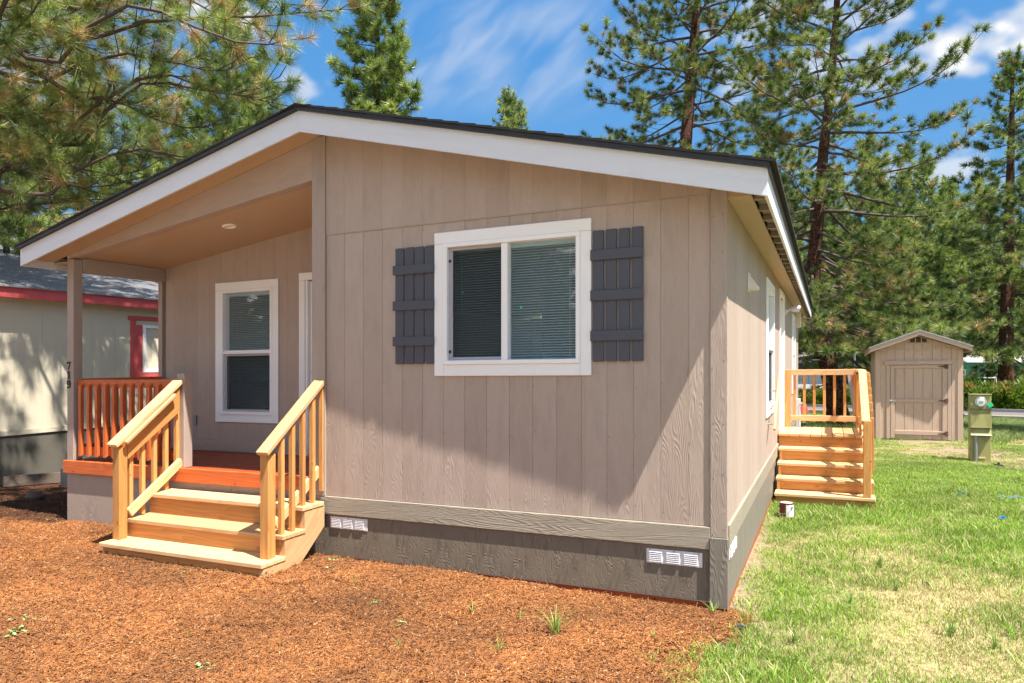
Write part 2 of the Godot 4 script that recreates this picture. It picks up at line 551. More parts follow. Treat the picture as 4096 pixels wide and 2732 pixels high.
func sky_image() -> Image:
	var w := 2048
	var h := 1024
	var im := Image.create(w, h, false, Image.FORMAT_RGBF)
	var n1 := fnl(3, 1.0, 4)
	var n2 := fnl(4, 1.0, 5)
	var puffs := []
	# clouds seen in the photograph: direction, half width, half height, strength
	for q in [[3930, 165, 250, 70, 0.82], [3800, 215, 120, 40, 0.7], [3640, 70, 110, 45, 0.6], [4090, 60, 90, 50, 0.6], [3720, 45, 60, 40, 0.5], [850, 20, 180, 70, 0.85], [1190, 320, 75, 50, 0.5], [3300, 250, 330, 110, 0.55], [3200, 30, 420, 110, 0.5], [3750, 700, 220, 70, 0.6], [3900, 1000, 380, 110, 0.5], [300, 950, 300, 160, 0.6], [100, 300, 400, 160, 0.5]]:
		var d := (spot(q[0], q[1], 10.0) - CAM).normalized()
		puffs.append([d, q[2] / FPX, q[3] / FPX, q[4]])
	var cir := []
	for q in [[2050, 200, 520, 230, 0.40], [1800, 330, 360, 110, 0.34], [2300, 60, 320, 90, 0.3]]:
		cir.append([(spot(q[0], q[1], 10.0) - CAM).normalized(), q[2] / FPX, q[3] / FPX, q[4]])
	for y in h:
		var el := PI * 0.5 - (y + 0.5) / h * PI
		var se := sin(el)
		var ce := cos(el)
		for x in w:
			var az := (x + 0.5) / w * TAU
			var d := Vector3(sin(az) * ce, se, -cos(az) * ce)
			var c: Vector3
			if se < -0.01:
				c = Vector3(0.16, 0.13, 0.10)
			else:
				var k := pow(1.0 - maxf(se, 0.0), 3.0)
				c = Vector3(0.020, 0.090, 0.222).lerp(Vector3(0.092, 0.186, 0.286), k)
				# bright cloud added out of view for fill light, thinned out ahead
				var f := n1.get_noise_3d(d.x * 2.2, d.y * 4.0, d.z * 2.2) * 0.5 + 0.5
				var cl := smoothstep(0.50, 0.72, f)
				var ahead := d.dot(fw)
				if ahead > 0.5:
					cl *= smoothstep(0.72, 0.55, ahead + 0.35 * maxf(se - 0.42, 0.0) * -2.0)
				for p in puffs:
					var dd: Vector3 = d - p[0]
					if dd.length_squared() < 0.09:
						var s: float = dd.dot(rt) / p[1]
						var t: float = dd.y / p[2]
						var r := sqrt(s * s + t * t)
						if r < 1.7:
							var g := n2.get_noise_3d(d.x * 13.0, d.y * 24.0, d.z * 13.0)
							cl = maxf(cl, smoothstep(1.05, 0.1, r + g * 1.5) * p[3] * 0.8)
				for p in cir:
					var dd: Vector3 = d - p[0]
					if dd.length_squared() < 0.09:
						var s: float = dd.dot(rt) / p[1]
						var t: float = dd.y / p[2]
						var r := sqrt(s * s + t * t)
						if r < 1.3:
							var a := dd.dot(rt) * 0.80 + dd.y * 0.60
							var b := dd.y * 0.80 - dd.dot(rt) * 0.60
							var g := n2.get_noise_3d(a * 5.0, b * 30.0 + n1.get_noise_2d(a * 6.0, b * 9.0) * 0.5, 0.5) * 0.5 + 0.5
							cl = maxf(cl, smoothstep(1.2, 0.1, r) * smoothstep(0.25, 0.95, g) * p[3])
				c = c.lerp(Vector3(0.29, 0.29, 0.292), clampf(cl * 1.3, 0.0, 1.0)) + Vector3(1.1, 1.08, 1.04) * smoothstep(0.6, 1.0, cl)
			im.set_pixel(x, y, Color(c.x, c.y, c.z))
	return im

# ------------------------------------------------------------------ ground
func lawn_tone(x: float, z: float) -> Color:
	var dirt := Vector3(0.27, 0.195, 0.14)
	var straw := Vector3(0.36, 0.29, 0.15)
	var green := Vector3(0.11, 0.16, 0.02)
	var g := greenness(x, z)
	var c := straw.lerp(green, g)
	c = c.lerp(dirt, bareness(x, z))
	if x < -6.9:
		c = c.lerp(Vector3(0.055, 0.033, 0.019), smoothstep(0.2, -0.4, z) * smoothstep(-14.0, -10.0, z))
	return Color(c.x, c.y, c.z)

func greenness(x: float, z: float) -> float:
	var g := 0.63 + noise_a.get_noise_2d(x * 14.0 + 50.0, z * 9.0) * 0.75
	g += 0.45 * smoothstep(-2.6, -4.6, z) * smoothstep(-9.2, -7.4, z)
	g += 0.35 * smoothstep(1.1, 0.2, x) * smoothstep(0.6, -0.8, z)
	g -= 0.30 * smoothstep(-2.6, -1.0, z) * smoothstep(0.6, 1.5, x)
	g += 0.7 * smoothstep(-14.0, -16.0, z)
	g -= 0.25 * smoothstep(-8.0, -9.5, z) * smoothstep(-14.0, -12.5, z)
	return clampf(g, 0.0, 1.0)

func bareness(x: float, z: float) -> float:
	var b := noise_b.get_noise_2d(x * 16.0 + 9.0, z * 12.0) * 0.9 - 0.12
	b += 0.75 * smoothstep(-8.2, -10.0, z) * smoothstep(-14.6, -13.4, z)
	b += 0.7 * smoothstep(0.22, 0.02, x) * smoothstep(0.8, 0.2, z)
	if x < -7.0:
		b = 1.0
	return clampf(b, 0.0, 1.0)

func mulch_edge(x: float, z: float) -> float:
	# metres inside the mulch bed
	var ex := 0.02 - 0.16 * smoothstep(0.2, 0.8, z) + 0.25 * smoothstep(0.85, 2.2, z) + noise_b.get_noise_2d(3.0, z * 60.0) * 0.16 - x
	var el := x + 10.6
	var ez := z + 0.02 if x > -7.0 else z - 0.16 - 0.10 * (-7.0 - x) + noise_b.get_noise_2d(x * 30.0, 4.0) * 0.12
	return minf(minf(ex, el), minf(ez, 7.0 - z))

func mulch_height(x: float, z: float) -> float:
	var e := mulch_edge(x, z)
	return ground(x, z) + 0.028 * smoothstep(-0.10, 0.18, e) - 0.012 + (noise_a.get_noise_2d(x * 95.0, z * 95.0) * 0.022 + noise_a.get_noise_2d(x * 300.0, z * 300.0) * 0.010) * smoothstep(-0.05, 0.15, e)

func sheet(xs: PackedFloat32Array, zs: PackedFloat32Array, height: Callable, tone: Callable) -> MB:
	sheared = false
	var m := mb(true)
	sheared = true
	m.uo = Vector2.ZERO
	var hs := []
	var ts := []
	for j in zs.size():
		var r := PackedFloat32Array()
		var q := []
		for i in xs.size():
			r.append(height.call(xs[i], zs[j]))
			q.append(tone.call(xs[i], zs[j]))
		hs.append(r); ts.append(q)
	for j in zs.size() - 1:
		for i in xs.size() - 1:
			var p := []
			var uv := []
			var nn := []
			var cc := []
			for e in [[0, 0], [0, 1], [1, 1], [1, 0]]:
				var a: int = i + e[0]
				var b: int = j + e[1]
				p.append(Vector3(xs[a], hs[b][a], zs[b]))
				uv.append(Vector2(xs[a], zs[b]))
				cc.append(ts[b][a])
				var a0 := maxi(a - 1, 0)
				var a1 := mini(a + 1, xs.size() - 1)
				var b0 := maxi(b - 1, 0)
				var b1 := mini(b + 1, zs.size() - 1)
				nn.append(Vector3(-(hs[b][a1] - hs[b][a0]) / (xs[a1] - xs[a0]), 1.0, -(hs[b1][a] - hs[b0][a]) / (zs[b1] - zs[b0])).normalized())
			m.smooth_tri([p[0], p[1], p[2]], [nn[0], nn[1], nn[2]], [uv[0], uv[1], uv[2]], [cc[0], cc[1], cc[2]])
			m.smooth_tri([p[0], p[2], p[3]], [nn[0], nn[2], nn[3]], [uv[0], uv[2], uv[3]], [cc[0], cc[2], cc[3]])
	return m

func steps(list: Array) -> PackedFloat32Array:
	var out := PackedFloat32Array()
	for s in list:
		var x: float = s[0]
		while x < s[1] - 0.001:
			out.append(x)
			x += s[2]
	out.append(list[-1][1])
	return out

func multi(called: String, mesh: Mesh, xforms: Array, cols: Array, material: Material, parent: Node = null) -> MultiMeshInstance3D:
	var mm := MultiMesh.new()
	mm.transform_format = MultiMesh.TRANSFORM_3D
	mm.use_colors = cols.size() > 0
	mm.mesh = mesh
	mm.instance_count = xforms.size()
	for i in xforms.size():
		mm.set_instance_transform(i, xforms[i])
		if cols.size():
			mm.set_instance_color(i, cols[i])
	var o := MultiMeshInstance3D.new()
	o.name = called
	o.multimesh = mm
	o.material_override = material
	var p: Node = parent if parent else self
	p.add_child(o, true)
	o.set_meta("kind", "stuff")
	return o

func grass_patch(size: float, blades: int, low: float, high: float, cols: Array, width: float) -> ArrayMesh:
	sheared = false
	var m := mb(true)
	sheared = true
	for i in blades:
		var p := Vector3(rng.randf_range(-0.5, 0.5) * size, -0.01, rng.randf_range(-0.5, 0.5) * size)
		var h := rng.randf_range(low, high)
		var a := rng.randf() * TAU
		var s := Vector3(cos(a), 0, sin(a)) * width * 0.5 * rng.randf_range(0.6, 1.2)
		var b := rng.randf() * TAU
		var lean := Vector3(cos(b), 0, sin(b)) * h * rng.randf_range(0.1, 1.1)
		var c: Color = cols[rng.randi() % cols.size()]
		c = c * rng.randf_range(0.75, 1.25)
		var mid := p + Vector3(0, h * 0.6, 0) + lean * 0.35
		var tip := p + Vector3(0, h, 0) + lean
		m.quad(p - s, p + s, mid + s * 0.8, mid - s * 0.8, Vector2.ZERO, Vector2.ZERO, Vector2.ZERO, Vector2.ZERO, c)
		m.tri(mid - s * 0.8, mid + s * 0.8, tip, Vector2.ZERO, Vector2.ZERO, Vector2.ZERO, c)
	return m.mesh()

# metres from the far edge of the back street, towards the house
func street_offset(x: float, z: float) -> float:
	var p0 := spot(3310, 1533, 36.5)
	var p1 := spot(3960, 1533, 30.6)
	var d := Vector3(p1.x - p0.x, 0, p1.z - p0.z).normalized()
	var n := Vector3(d.z, 0, -d.x)
	if n.dot(fw) > 0.0:
		n = -n
	return (Vector3(x, 0, z) - Vector3(p0.x, 0, p0.z)).dot(n)

func build_ground() -> void:
	var xs := steps([[-400, -100, 60], [-100, -30, 10], [-30, -12, 2], [-12, 8, 0.22], [8, 20, 1.0], [20, 100, 10], [100, 400, 60]])
	var zs := steps([[-400, -100, 60], [-100, -30, 6], [-30, -15, 1.0], [-15, 5, 0.22], [5, 12, 1.0], [12, 60, 8], [60, 400, 60]])
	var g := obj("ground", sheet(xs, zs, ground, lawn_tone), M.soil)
	kind(g, "structure")
	tag(g, "gently sloping yard of straw-coloured soil and thin turf", "ground")
	var mx := steps([[-10.9, 0.5, 0.055]])
	var mz := steps([[-0.15, 4.2, 0.055]])
	var mu := obj("mulch_bed", sheet(mx, mz, func(x, z): return mulch_height(x, z) if mulch_edge(x, z) > -0.12 else ground(x, z) - 0.03, func(_x, _z): return Color.WHITE), M.mulch)
	kind(mu, "structure")
	tag(mu, "bed of reddish brown shredded bark in front of the house", "mulch")
	# shredded bark: patches of loose chips
	var chips := []
	for variant in 4:
		sheared = false
		var m := mb(true)
		sheared = true
		for i in 260:
			var a := rng.randf() * TAU
			var l := rng.randf_range(0.008, 0.028) if rng.randf() < 0.94 else rng.randf_range(0.06, 0.15)
			var w := rng.randf_range(0.0028, 0.0065) if l < 0.046 else 0.0028
			var b := Basis(Vector3.UP, a) * Basis(Vector3.RIGHT, rng.randfn(0, 0.5)) * Basis(Vector3.BACK, rng.randfn(0, 0.28))
			var c := Vector3(rng.randf_range(-0.11, 0.11), rng.randf_range(0.0, 0.012), rng.randf_range(-0.11, 0.11))
			var k := rng.randf()
			var col := Vector3(0.13, 0.048, 0.014).lerp(Vector3(0.345, 0.138, 0.037), k)
			if rng.randf() < 0.07:
				col = Vector3(0.46, 0.25, 0.11)
			elif rng.randf() < 0.04:
				col = Vector3(0.05, 0.03, 0.02)
			var xf := Transform3D(b, c)
			box(m, Vector3(-l * 0.5, -0.0015, -w * 0.5), Vector3(l * 0.5, 0.002, w * 0.5), 0, 0.0, xf, Color(col.x, col.y, col.z))
		chips.append(m.mesh())
	var sets := [[], [], [], []]
	var chip_tone_shade := [[], [], [], []]
	for i in 14000:
		var x := rng.randf_range(-10.4, 0.4)
		var z := rng.randf_range(-0.1, 3.4)
		if mulch_edge(x, z) < -0.06 * rng.randf() or (x < -6.5 and z > 3.0):
			continue
		if x < -3.75 and x > -5.3 and z < 0.55:
			continue
		var v := rng.randi() % 4
		sets[v].append(Transform3D(Basis(Vector3.UP, rng.randf() * TAU), Vector3(x, mulch_height(x, z) + 0.002, z)))
		var tone_shade := clampf(0.98 + noise_b.get_noise_2d(x * 40.0, z * 40.0) * 0.38 - 0.14 * smoothstep(1.6, 2.6, z + noise_a.get_noise_2d(x * 40.0, z * 40.0)), 0.55, 1.2)  # varied bark tone, plus tree shadow painted darker towards the camera
		chip_tone_shade[v].append(Color(tone_shade, tone_shade, tone_shade))
	for i in 700:
		var x := rng.randf_range(-10.2, -7.2)
		var z := rng.randf_range(-3.2, 0.25)
		var v := rng.randi() % 4
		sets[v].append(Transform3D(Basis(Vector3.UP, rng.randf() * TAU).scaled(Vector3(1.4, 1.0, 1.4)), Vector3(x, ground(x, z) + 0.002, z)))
		chip_tone_shade[v].append(Color(0.34, 0.30, 0.28) * rng.randf_range(0.7, 1.2))
	for k in 4:
		var o := multi("bark_chips", chips[k], sets[k], chip_tone_shade[k], M.chip)
		tag(o, "loose shredded bark chips covering the planting bed", "bark mulch", "loose bark chips")
	# the lawn
	var greens := [Color(0.15, 0.31, 0.012), Color(0.22, 0.38, 0.025), Color(0.10, 0.23, 0.01), Color(0.30, 0.40, 0.05), Color(0.42, 0.40, 0.18)]
	var straws := [Color(0.52, 0.44, 0.25), Color(0.45, 0.37, 0.19), Color(0.58, 0.50, 0.32), Color(0.36, 0.38, 0.09), Color(0.24, 0.33, 0.04)]
	var lawn := [grass_patch(0.26, 150, 0.025, 0.06, greens, 0.0042), grass_patch(0.26, 150, 0.025, 0.06, greens, 0.0042), grass_patch(0.26, 140, 0.015, 0.045, straws, 0.004), grass_patch(0.26, 140, 0.015, 0.045, straws, 0.004), grass_patch(0.5, 220, 0.08, 0.22, [Color(0.10, 0.19, 0.035), Color(0.16, 0.26, 0.06), Color(0.30, 0.30, 0.12)], 0.006)]
	var spots := [[], [], [], [], []]
	var tints := [[], [], [], [], []]
	for i in 9000:
		var x := rng.randf_range(-0.35, 6.5)
		var z := rng.randf_range(-13.0, 2.0)
		if x < 0.03 and z < 0.1:
			continue
		if mulch_edge(x, z) > 0.10 - 0.12 * rng.randf():
			continue
		if rng.randf() < bareness(x, z) * 0.93:
			continue
		var green := rng.randf() < greenness(x, z)
		var k := (0 if green else 2) + rng.randi() % 2
		var s := rng.randf_range(0.75, 1.25)
		spots[k].append(Transform3D(Basis(Vector3.UP, rng.randf() * TAU).scaled(Vector3(1, s, 1)), Vector3(x, ground(x, z), z)))
		var b := 0.95 + noise_a.get_noise_2d(x * 30.0, z * 30.0) * 0.4
		tints[k].append(Color(b, b, b * 0.95))
	for i in 7000:
		var z := rng.randf_range(-34.0, -12.5)
		var x := rng.randf_range(-3.0, 12.0 - z * 0.3)
		if rng.randf() < bareness(x, z) * 0.9 or street_offset(x, z) < 8.0:
			continue
		if rng.randf() < 0.55 * smoothstep(-13.0, -15.0, z) and (x > 3.6 or rng.randf() < 0.1):
			spots[4].append(Transform3D(Basis(Vector3.UP, rng.randf() * TAU), Vector3(x, ground(x, z), z)))
			tints[4].append(Color(1, 1, 1))
		else:
			var k := (0 if rng.randf() < greenness(x, z) else 2) + rng.randi() % 2
			spots[k].append(Transform3D(Basis(Vector3.UP, rng.randf() * TAU).scaled(Vector3(1.6, 1.3, 1.6)), Vector3(x, ground(x, z), z)))
			tints[k].append(Color(1, 1, 1))
	lawn.append(grass_patch(0.5, 60, 0.05, 0.11, [Color(0.13, 0.27, 0.012), Color(0.20, 0.34, 0.03), Color(0.42, 0.38, 0.18)], 0.0065))
	spots.append([]); tints.append([])
	for i in 700:
		var x := rng.randf_range(-0.1, 4.5)
		var z := rng.randf_range(-6.0, 1.6)
		if (x < 0.06 and z < 0.1) or mulch_edge(x, z) > 0.02 or rng.randf() < bareness(x, z) or noise_a.get_noise_2d(x * 50.0 + 7.0, z * 50.0) < 0.02:
			continue
		spots[5].append(Transform3D(Basis(Vector3.UP, rng.randf() * TAU), Vector3(x, ground(x, z), z)))
		tints[5].append(Color(1, 1, 1))
	for k in 6:
		var o := multi("grass", lawn[k], spots[k], tints[k], M.blade)
		tag(o, ["green blades of the mown lawn", "green blades of the mown lawn", "straw-coloured dry blades of the mown lawn", "straw-coloured dry blades of the mown lawn", "tall uncut grass behind the garden shed", "coarser longer blades scattered through the lawn"][k], "grass", "tall grass" if k == 4 else "lawn grass")

# ------------------------------------------------------------------ house
func fascia_line(x: float) -> float:
	return 2.94 + 0.235 * (x + 7.39) if x < -3.54 else 3.845 - 0.2546 * (x + 3.54)

# Upright boards side by side on a wall; xf takes (along, up, out) to the house; holes are [along0, along1, y0, y1].
func boards(parent: Node, from: float, to: float, y0: float, top: Callable, holes: Array, xf: Transform3D, material: Material, pitch := 0.2035, gap := 0.0010, called := "siding_board") -> void:
	var a := from
	while a < to - 0.02:
		var b := minf(a + pitch, to)
		var cuts := [a + gap, b - gap]
		for h in holes:
			for e in [h[0], h[1]]:
				if e > cuts[0] + 0.004 and e < cuts[-1] - 0.004:
					cuts.append(e)
		cuts.sort()
		for k in cuts.size() - 1:
			var p: float = cuts[k]
			var q: float = cuts[k + 1]
			var mid := (p + q) * 0.5
			var gone := []
			for h in holes:
				if mid > h[0] and mid < h[1]:
					gone.append([h[2], h[3]])
			gone.sort_custom(func(m1, m2): return m1[0] < m2[0])
			var y := y0
			for h in gone + [[99.0, 99.0]]:
				var ta: float = minf(top.call(p), h[0])
				var tb: float = minf(top.call(q), h[0])
				if minf(ta, tb) > y + 0.01:
					var m := mb()
					if absf(ta - tb) < 0.0005:
						box(m, Vector3(p, y, -0.0040), Vector3(q, ta, 0), 1, 0.0012, xf)
					else:
						var t := MB.new()
						t.uo = m.uo
						prism(t, PackedVector2Array([Vector2(p, y), Vector2(q, y), Vector2(q, tb), Vector2(p, ta)]), 2, -0.0040, 0.0, Vector2(0, 1))
						for i in t.v.size():
							m.v.append(m.put(xf * t.v[i])); m.n.append((xf.basis * t.n[i]).normalized()); m.t.append(t.t[i])
					obj(called, m, material, parent)
				y = h[1]
				if y > 90.0:
					break
		a = b

# A trimmed window. xf takes (along, up, out) to the house; x0..y1 is the outside of the white trim.
func window(parent: Node, xf: Transform3D, x0: float, x1: float, y0: float, y1: float, hung: bool, tw := 0.088) -> Node3D:
	var w := part("window", parent)
	var m := mb()
	box(m, Vector3(x0, y1 - tw - 0.006, 0.001), Vector3(x1, y1, 0.022), 0, 0.003, xf); obj("trim_board", m, M.white, w)
	m = mb()
	box(m, Vector3(x0, y0, 0.001), Vector3(x0 + tw, y1 - tw - 0.0075, 0.02), 1, 0.003, xf); obj("trim_board", m, M.white, w)
	m = mb()
	box(m, Vector3(x1 - tw, y0, 0.001), Vector3(x1, y1 - tw - 0.0075, 0.02), 1, 0.003, xf); obj("trim_board", m, M.white, w)
	m = mb()
	box(m, Vector3(x0 + tw + 0.001, y0, 0.001), Vector3(x1 - tw - 0.001, y0 + tw + 0.006, 0.02), 0, 0.003, xf); obj("trim_board", m, M.white, w)
	var a := x0 + tw
	var b := x1 - tw
	var c := y0 + tw + 0.006
	var d := y1 - tw - 0.006
	m = mb()
	var f := 0.036
	box(m, Vector3(a, c, -0.09), Vector3(b, c + f, 0.032), 0, 0.004, xf)
	box(m, Vector3(a, d - f, -0.09), Vector3(b, d, 0.028), 0, 0.004, xf)
	box(m, Vector3(a, c + f, -0.09), Vector3(a + f, d - f, 0.026), 1, 0.004, xf)
	box(m, Vector3(b - f, c + f, -0.09), Vector3(b, d - f, 0.026), 1, 0.004, xf)
	if hung:
		box(m, Vector3(a + f, (c + d) * 0.5 - 0.022, -0.06), Vector3(b - f, (c + d) * 0.5 + 0.022, 0.014), 0, 0.003, xf)
	else:
		box(m, Vector3(a + 0.532, c + f, -0.06), Vector3(a + 0.588, d - f, 0.016), 1, 0.003, xf)
	obj("frame", m, M.vinyl, w)
	var panes := []
	if hung:
		panes = [[a + f, b - f, (c + d) * 0.5 + 0.022, d - f, false], [a + f, b - f, c + f, (c + d) * 0.5 - 0.022, true]]
	else:
		panes = [[a + f, a + 0.532, c + f, d - f, true], [a + 0.588, b - f, c + f, d - f, false]]
	for p in panes:
		m = mb()
		m.quad(xf * Vector3(p[0], p[2], -0.03), xf * Vector3(p[1], p[2], -0.03), xf * Vector3(p[1], p[3], -0.03), xf * Vector3(p[0], p[3], -0.03))
		obj("pane", m, M.glass, w)
		if p[4]:
			m = mb()
			var s := 0.026
			box(m, Vector3(p[0], p[2], -0.026), Vector3(p[1], p[2] + s, -0.008), 0, 0.003, xf)
			box(m, Vector3(p[0], p[3] - s, -0.026), Vector3(p[1], p[3], -0.008), 0, 0.003, xf)
			box(m, Vector3(p[0], p[2] + s, -0.026), Vector3(p[0] + s * 1.4, p[3] - s, -0.008), 1, 0.003, xf)
			if hung:
				box(m, Vector3(p[1] - s * 0.5, p[2] + s, -0.026), Vector3(p[1], p[3] - s, -0.008), 1, 0.003, xf)
			obj("screen_frame", m, M.grey_frame, w)
			m = mb()
			m.quad(xf * Vector3(p[0] + s, p[2] + s, -0.018), xf * Vector3(p[1], p[2] + s, -0.018), xf * Vector3(p[1], p[3] - s, -0.018), xf * Vector3(p[0] + s, p[3] - s, -0.018))
			obj("insect_screen", m, M.screen, w)
			for k in 2:
				m = mb()
				if hung:
					box(m, Vector3(p[0] + 0.05 + k * (p[1] - p[0] - 0.13), p[2] + s, -0.014), Vector3(p[0] + 0.08 + k * (p[1] - p[0] - 0.13), p[2] + s + 0.014, -0.004), 0, 0.002, xf)
				else:
					box(m, Vector3(p[0] + 0.003, p[2] + 0.06 + k * 0.76, -0.012), Vector3(p[0] + 0.024, p[2] + 0.085 + k * 0.76, -0.003), 0, 0.002, xf)
				obj("latch", m, M.black, w)
	# slatted blind behind the glass
	m = mb()
	var y := c + f + 0.01
	while y < d - f - 0.035:
		var t := Transform3D(Basis(Vector3.RIGHT, 0.42), Vector3(0, y, -0.085))
		box(m, Vector3(a + f + 0.012, -0.0006, -0.0045), Vector3(b - f - 0.008, 0.0006, 0.0125), 0, 0.0, xf * t)
		y += 0.0212
	kind(obj("blind_slats", m, M.blind, w), "stuff")
	m = mb()
	box(m, Vector3(a + f + 0.005, d - f - 0.034, -0.11), Vector3(b - f - 0.005, d - f, -0.07), 0, 0.002, xf)
	for k in [0.08, 0.93]:
		box(m, Vector3(lerpf(a + f, b - f, k), c + f, -0.0715), Vector3(lerpf(a + f, b - f, k) + 0.002, d - f, -0.07), 1, 0.0, xf)
	obj("blind_rail", m, M.blind, w)
	return w

func shutter(parent: Node, x0: float, w: float, y0: float, y1: float) -> void:
	var s := part("shutter", parent)
	var bw := w / 4.0
	for k in 4:
		var m := mb()
		box(m, Vector3(x0 + k * bw + 0.0075, y0, 0.004), Vector3(x0 + (k + 1) * bw - 0.0075, y1 + 0.002 * (k % 2), 0.022), 1, 0.004)
		obj("board", m, M.shutter, s)
	for y in [y0 + 0.155, y0 + 0.461, y0 + 0.768]:
		var m := mb()
		box(m, Vector3(x0 - 0.008, y, 0.0225), Vector3(x0 + w - 0.004, y + 0.080, 0.04), 0, 0.003)
		obj("batten", m, M.shutter, s)

func foundation_vent(parent: Node, xf: Transform3D) -> void:
	var v := part("foundation_vent", parent)
	var m := mb()
	box(m, Vector3(0, 0, 0.001), Vector3(0.405, 0.105, 0.006), 0, 0.002, xf)
	obj("plate", m, M.plastic_white, v)
	for k in 3:
		for j in 6:
			m = mb()
			box(m, Vector3(0.022 + k * 0.127, -0.0015, -0.006), Vector3(0.022 + k * 0.127 + 0.096, 0.0015, 0.007), 0, 0.0, xf * Transform3D(Basis(Vector3.RIGHT, 0.7), Vector3(0, 0.018 + j * 0.0138, 0.010)))
			obj("louver", m, M.plastic_white, v)
	for k in 3:
		m = mb()
		box(m, Vector3(0.02 + k * 0.178, 0.094, 0.006), Vector3(0.028 + k * 0.178, 0.101, 0.008), 0, 0.0, xf)
		obj("screw", m, M.rust, v)

func build_house() -> void:
	var H := thing("house", "taupe manufactured home with white fascia, recessed porch and grey shutters", "house")
	var I := Transform3D()
	var SIDE := Transform3D(Basis(Vector3(0, 0, -1), Vector3(0, 1, 0), Vector3(1, 0, 0)), Vector3.ZERO)
	var L := 13.35
	var m := mb()
	# walls behind the boards
	for r in [[-3.6, -2.29, 0.08, 3.2], [-1.09, -0.01, 0.08, 3.0], [-2.29, -1.09, 0.08, 1.8], [-2.29, -1.09, 2.83, 3.2]]:
		box(m, Vector3(r[0], r[2], -0.11), Vector3(r[1], r[3], -0.0045), 1, 0.0)
	prism(m, PackedVector2Array([Vector2(-3.6, 3.2), Vector2(-0.8, 3.2), Vector2(-3.6, 3.9)]), 2, -0.11, 0.0015)
	obj("wall", m, M.siding, H)
	m = mb()
	for r in [[0.0, 3.49, 0.1, 3.0], [4.59, 5.98, 0.1, 3.0], [6.95, 10.05, 0.1, 3.0], [11.2, L, 0.1, 3.0], [3.49, 4.59, 0.1, 1.24], [3.49, 4.59, 2.69, 3.0], [5.98, 6.95, 0.1, 0.73], [5.98, 6.95, 2.80, 3.0], [10.05, 11.2, 0.1, 1.24], [10.05, 11.2, 2.69, 3.0]]:
		box(m, Vector3(r[0], r[2], -0.11), Vector3(r[1], r[3], -0.0045), 1, 0.0, SIDE)
	obj("wall", m, M.siding, H)
	m = mb()
	box(m, Vector3(-7.12, 0.1, -L), Vector3(-7.02, 3.05, -1.2), 1, 0.0)
	box(m, Vector3(-7.12, 0.1, -L - 0.1), Vector3(0, 3.1, -L), 1, 0.0)
	obj("wall", m, M.siding, H)
	m = mb()
	for r in [[-7.09, -6.07, 0.7, 3.2], [-5.26, -4.80, 0.7, 3.5], [-6.07, -5.26, 0.7, 1.24], [-6.07, -5.26, 2.74, 3.4], [-4.80, -3.67, 2.80, 3.6]]:
		box(m, Vector3(r[0], r[2], -1.31), Vector3(r[1], r[3], -1.2045), 1, 0.0)
	box(m, Vector3(-3.67, 0.7, -1.31), Vector3(-3.56, 3.7, -0.11), 1, 0.0)
	obj("wall", m, M.siding, H)
	m = mb()
	box(m, Vector3(-7.0, 0.66, -L), Vector3(-0.12, 0.70, -0.12), 0, 0.0)
	box(m, Vector3(-3.0, 0.7, -4.1), Vector3(-0.12, 3.4, -4.0), 0, 0.0)
	obj("floor", m, M.dark, H)
	# siding
	boards(H, -3.523, -0.116, 0.628, func(_x): return 3.000, [[-2.33, -1.05, 1.76, 2.87]], I, M.siding)
	boards(H, -3.523, -0.116, 3.006, func(x): return fascia_line(x) + 0.074, [], Transform3D(Basis(), Vector3(0, 0, 0.006)), M.siding, 0.2035, 0.0004)
	m = mb()
	box(m, Vector3(-3.523, 2.998, -0.01), Vector3(-0.116, 3.006, 0.009), 0, 0.001)
	obj("lap_strip", m, M.trim, H)
	boards(H, 0.0, L, 0.645, func(_x): return 2.985, [[3.45, 4.64, 1.2, 2.73], [5.93, 7.0, 0.73, 2.81], [10.0, 11.27, 1.2, 2.73]], SIDE, M.siding)
	boards(H, -7.09, -3.67, 0.80, func(x): return 3.534 + 0.14 * (x + 3.673), [[-6.11, -5.22, 1.2, 2.78], [-4.83, -3.9, 0.79, 2.84]], Transform3D(Basis(), Vector3(0, 0, -1.2)), M.siding, 0.2035, 0.0005)
	m = mb()
	box(m, Vector3(-7.09, 0.79, -1.2), Vector3(-4.86, 0.93, -1.182), 0, 0.003)
	obj("base_board", m, M.siding, H)
	# belt boards, skirting, corner boards
	m = mb(); box(m, Vector3(-3.673, 0.463, -0.03), Vector3(-0.1165, 0.624, 0.020), 0, 0.004); obj("belt_board", m, M.belt, H)
	m = mb(); box(m, Vector3(0.02, 0.485, -0.05), Vector3(L, 0.642, 0.018), 0, 0.004, SIDE); obj("belt_board", m, M.belt, H)
	var x := -3.66
	for e in [-2.78, -1.56, -0.1]:
		m = mb()
		box(m, Vector3(x, 0.088, -0.02), Vector3(e - 0.003, 0.462, -0.002), 1, 0.002)
		obj("skirt_panel", m, M.skirt, H)
		x = e
	x = 0.02
	while x < L - 0.1:
		m = mb()
		box(m, Vector3(x, 0.06, -0.02), Vector3(minf(x + 1.22, L) - 0.003, 0.484, -0.002), 1, 0.002, SIDE)
		obj("skirt_panel", m, M.skirt_trim, H)
		x += 1.22
	m = mb(); box(m, Vector3(-3.66, -0.05, -0.06), Vector3(-0.02, 0.10, -0.014), 0, 0.003); obj("sill_board", m, M.sill, H)
	m = mb(); box(m, Vector3(0.0, -0.05, -0.06), Vector3(L, 0.08, -0.004), 0, 0.003, SIDE); obj("sill_board", m, M.sill, H)
	m = mb(); box(m, Vector3(-0.114, 0.555, -0.02), Vector3(0.004, 3.028, 0.018), 1, 0.003); obj("corner_board", m, M.trim, H)
	m = mb(); box(m, Vector3(-0.116, 0.055, -0.02), Vector3(0.010, 0.553, 0.032), 1, 0.003); obj("corner_board", m, M.skirt_trim, H)
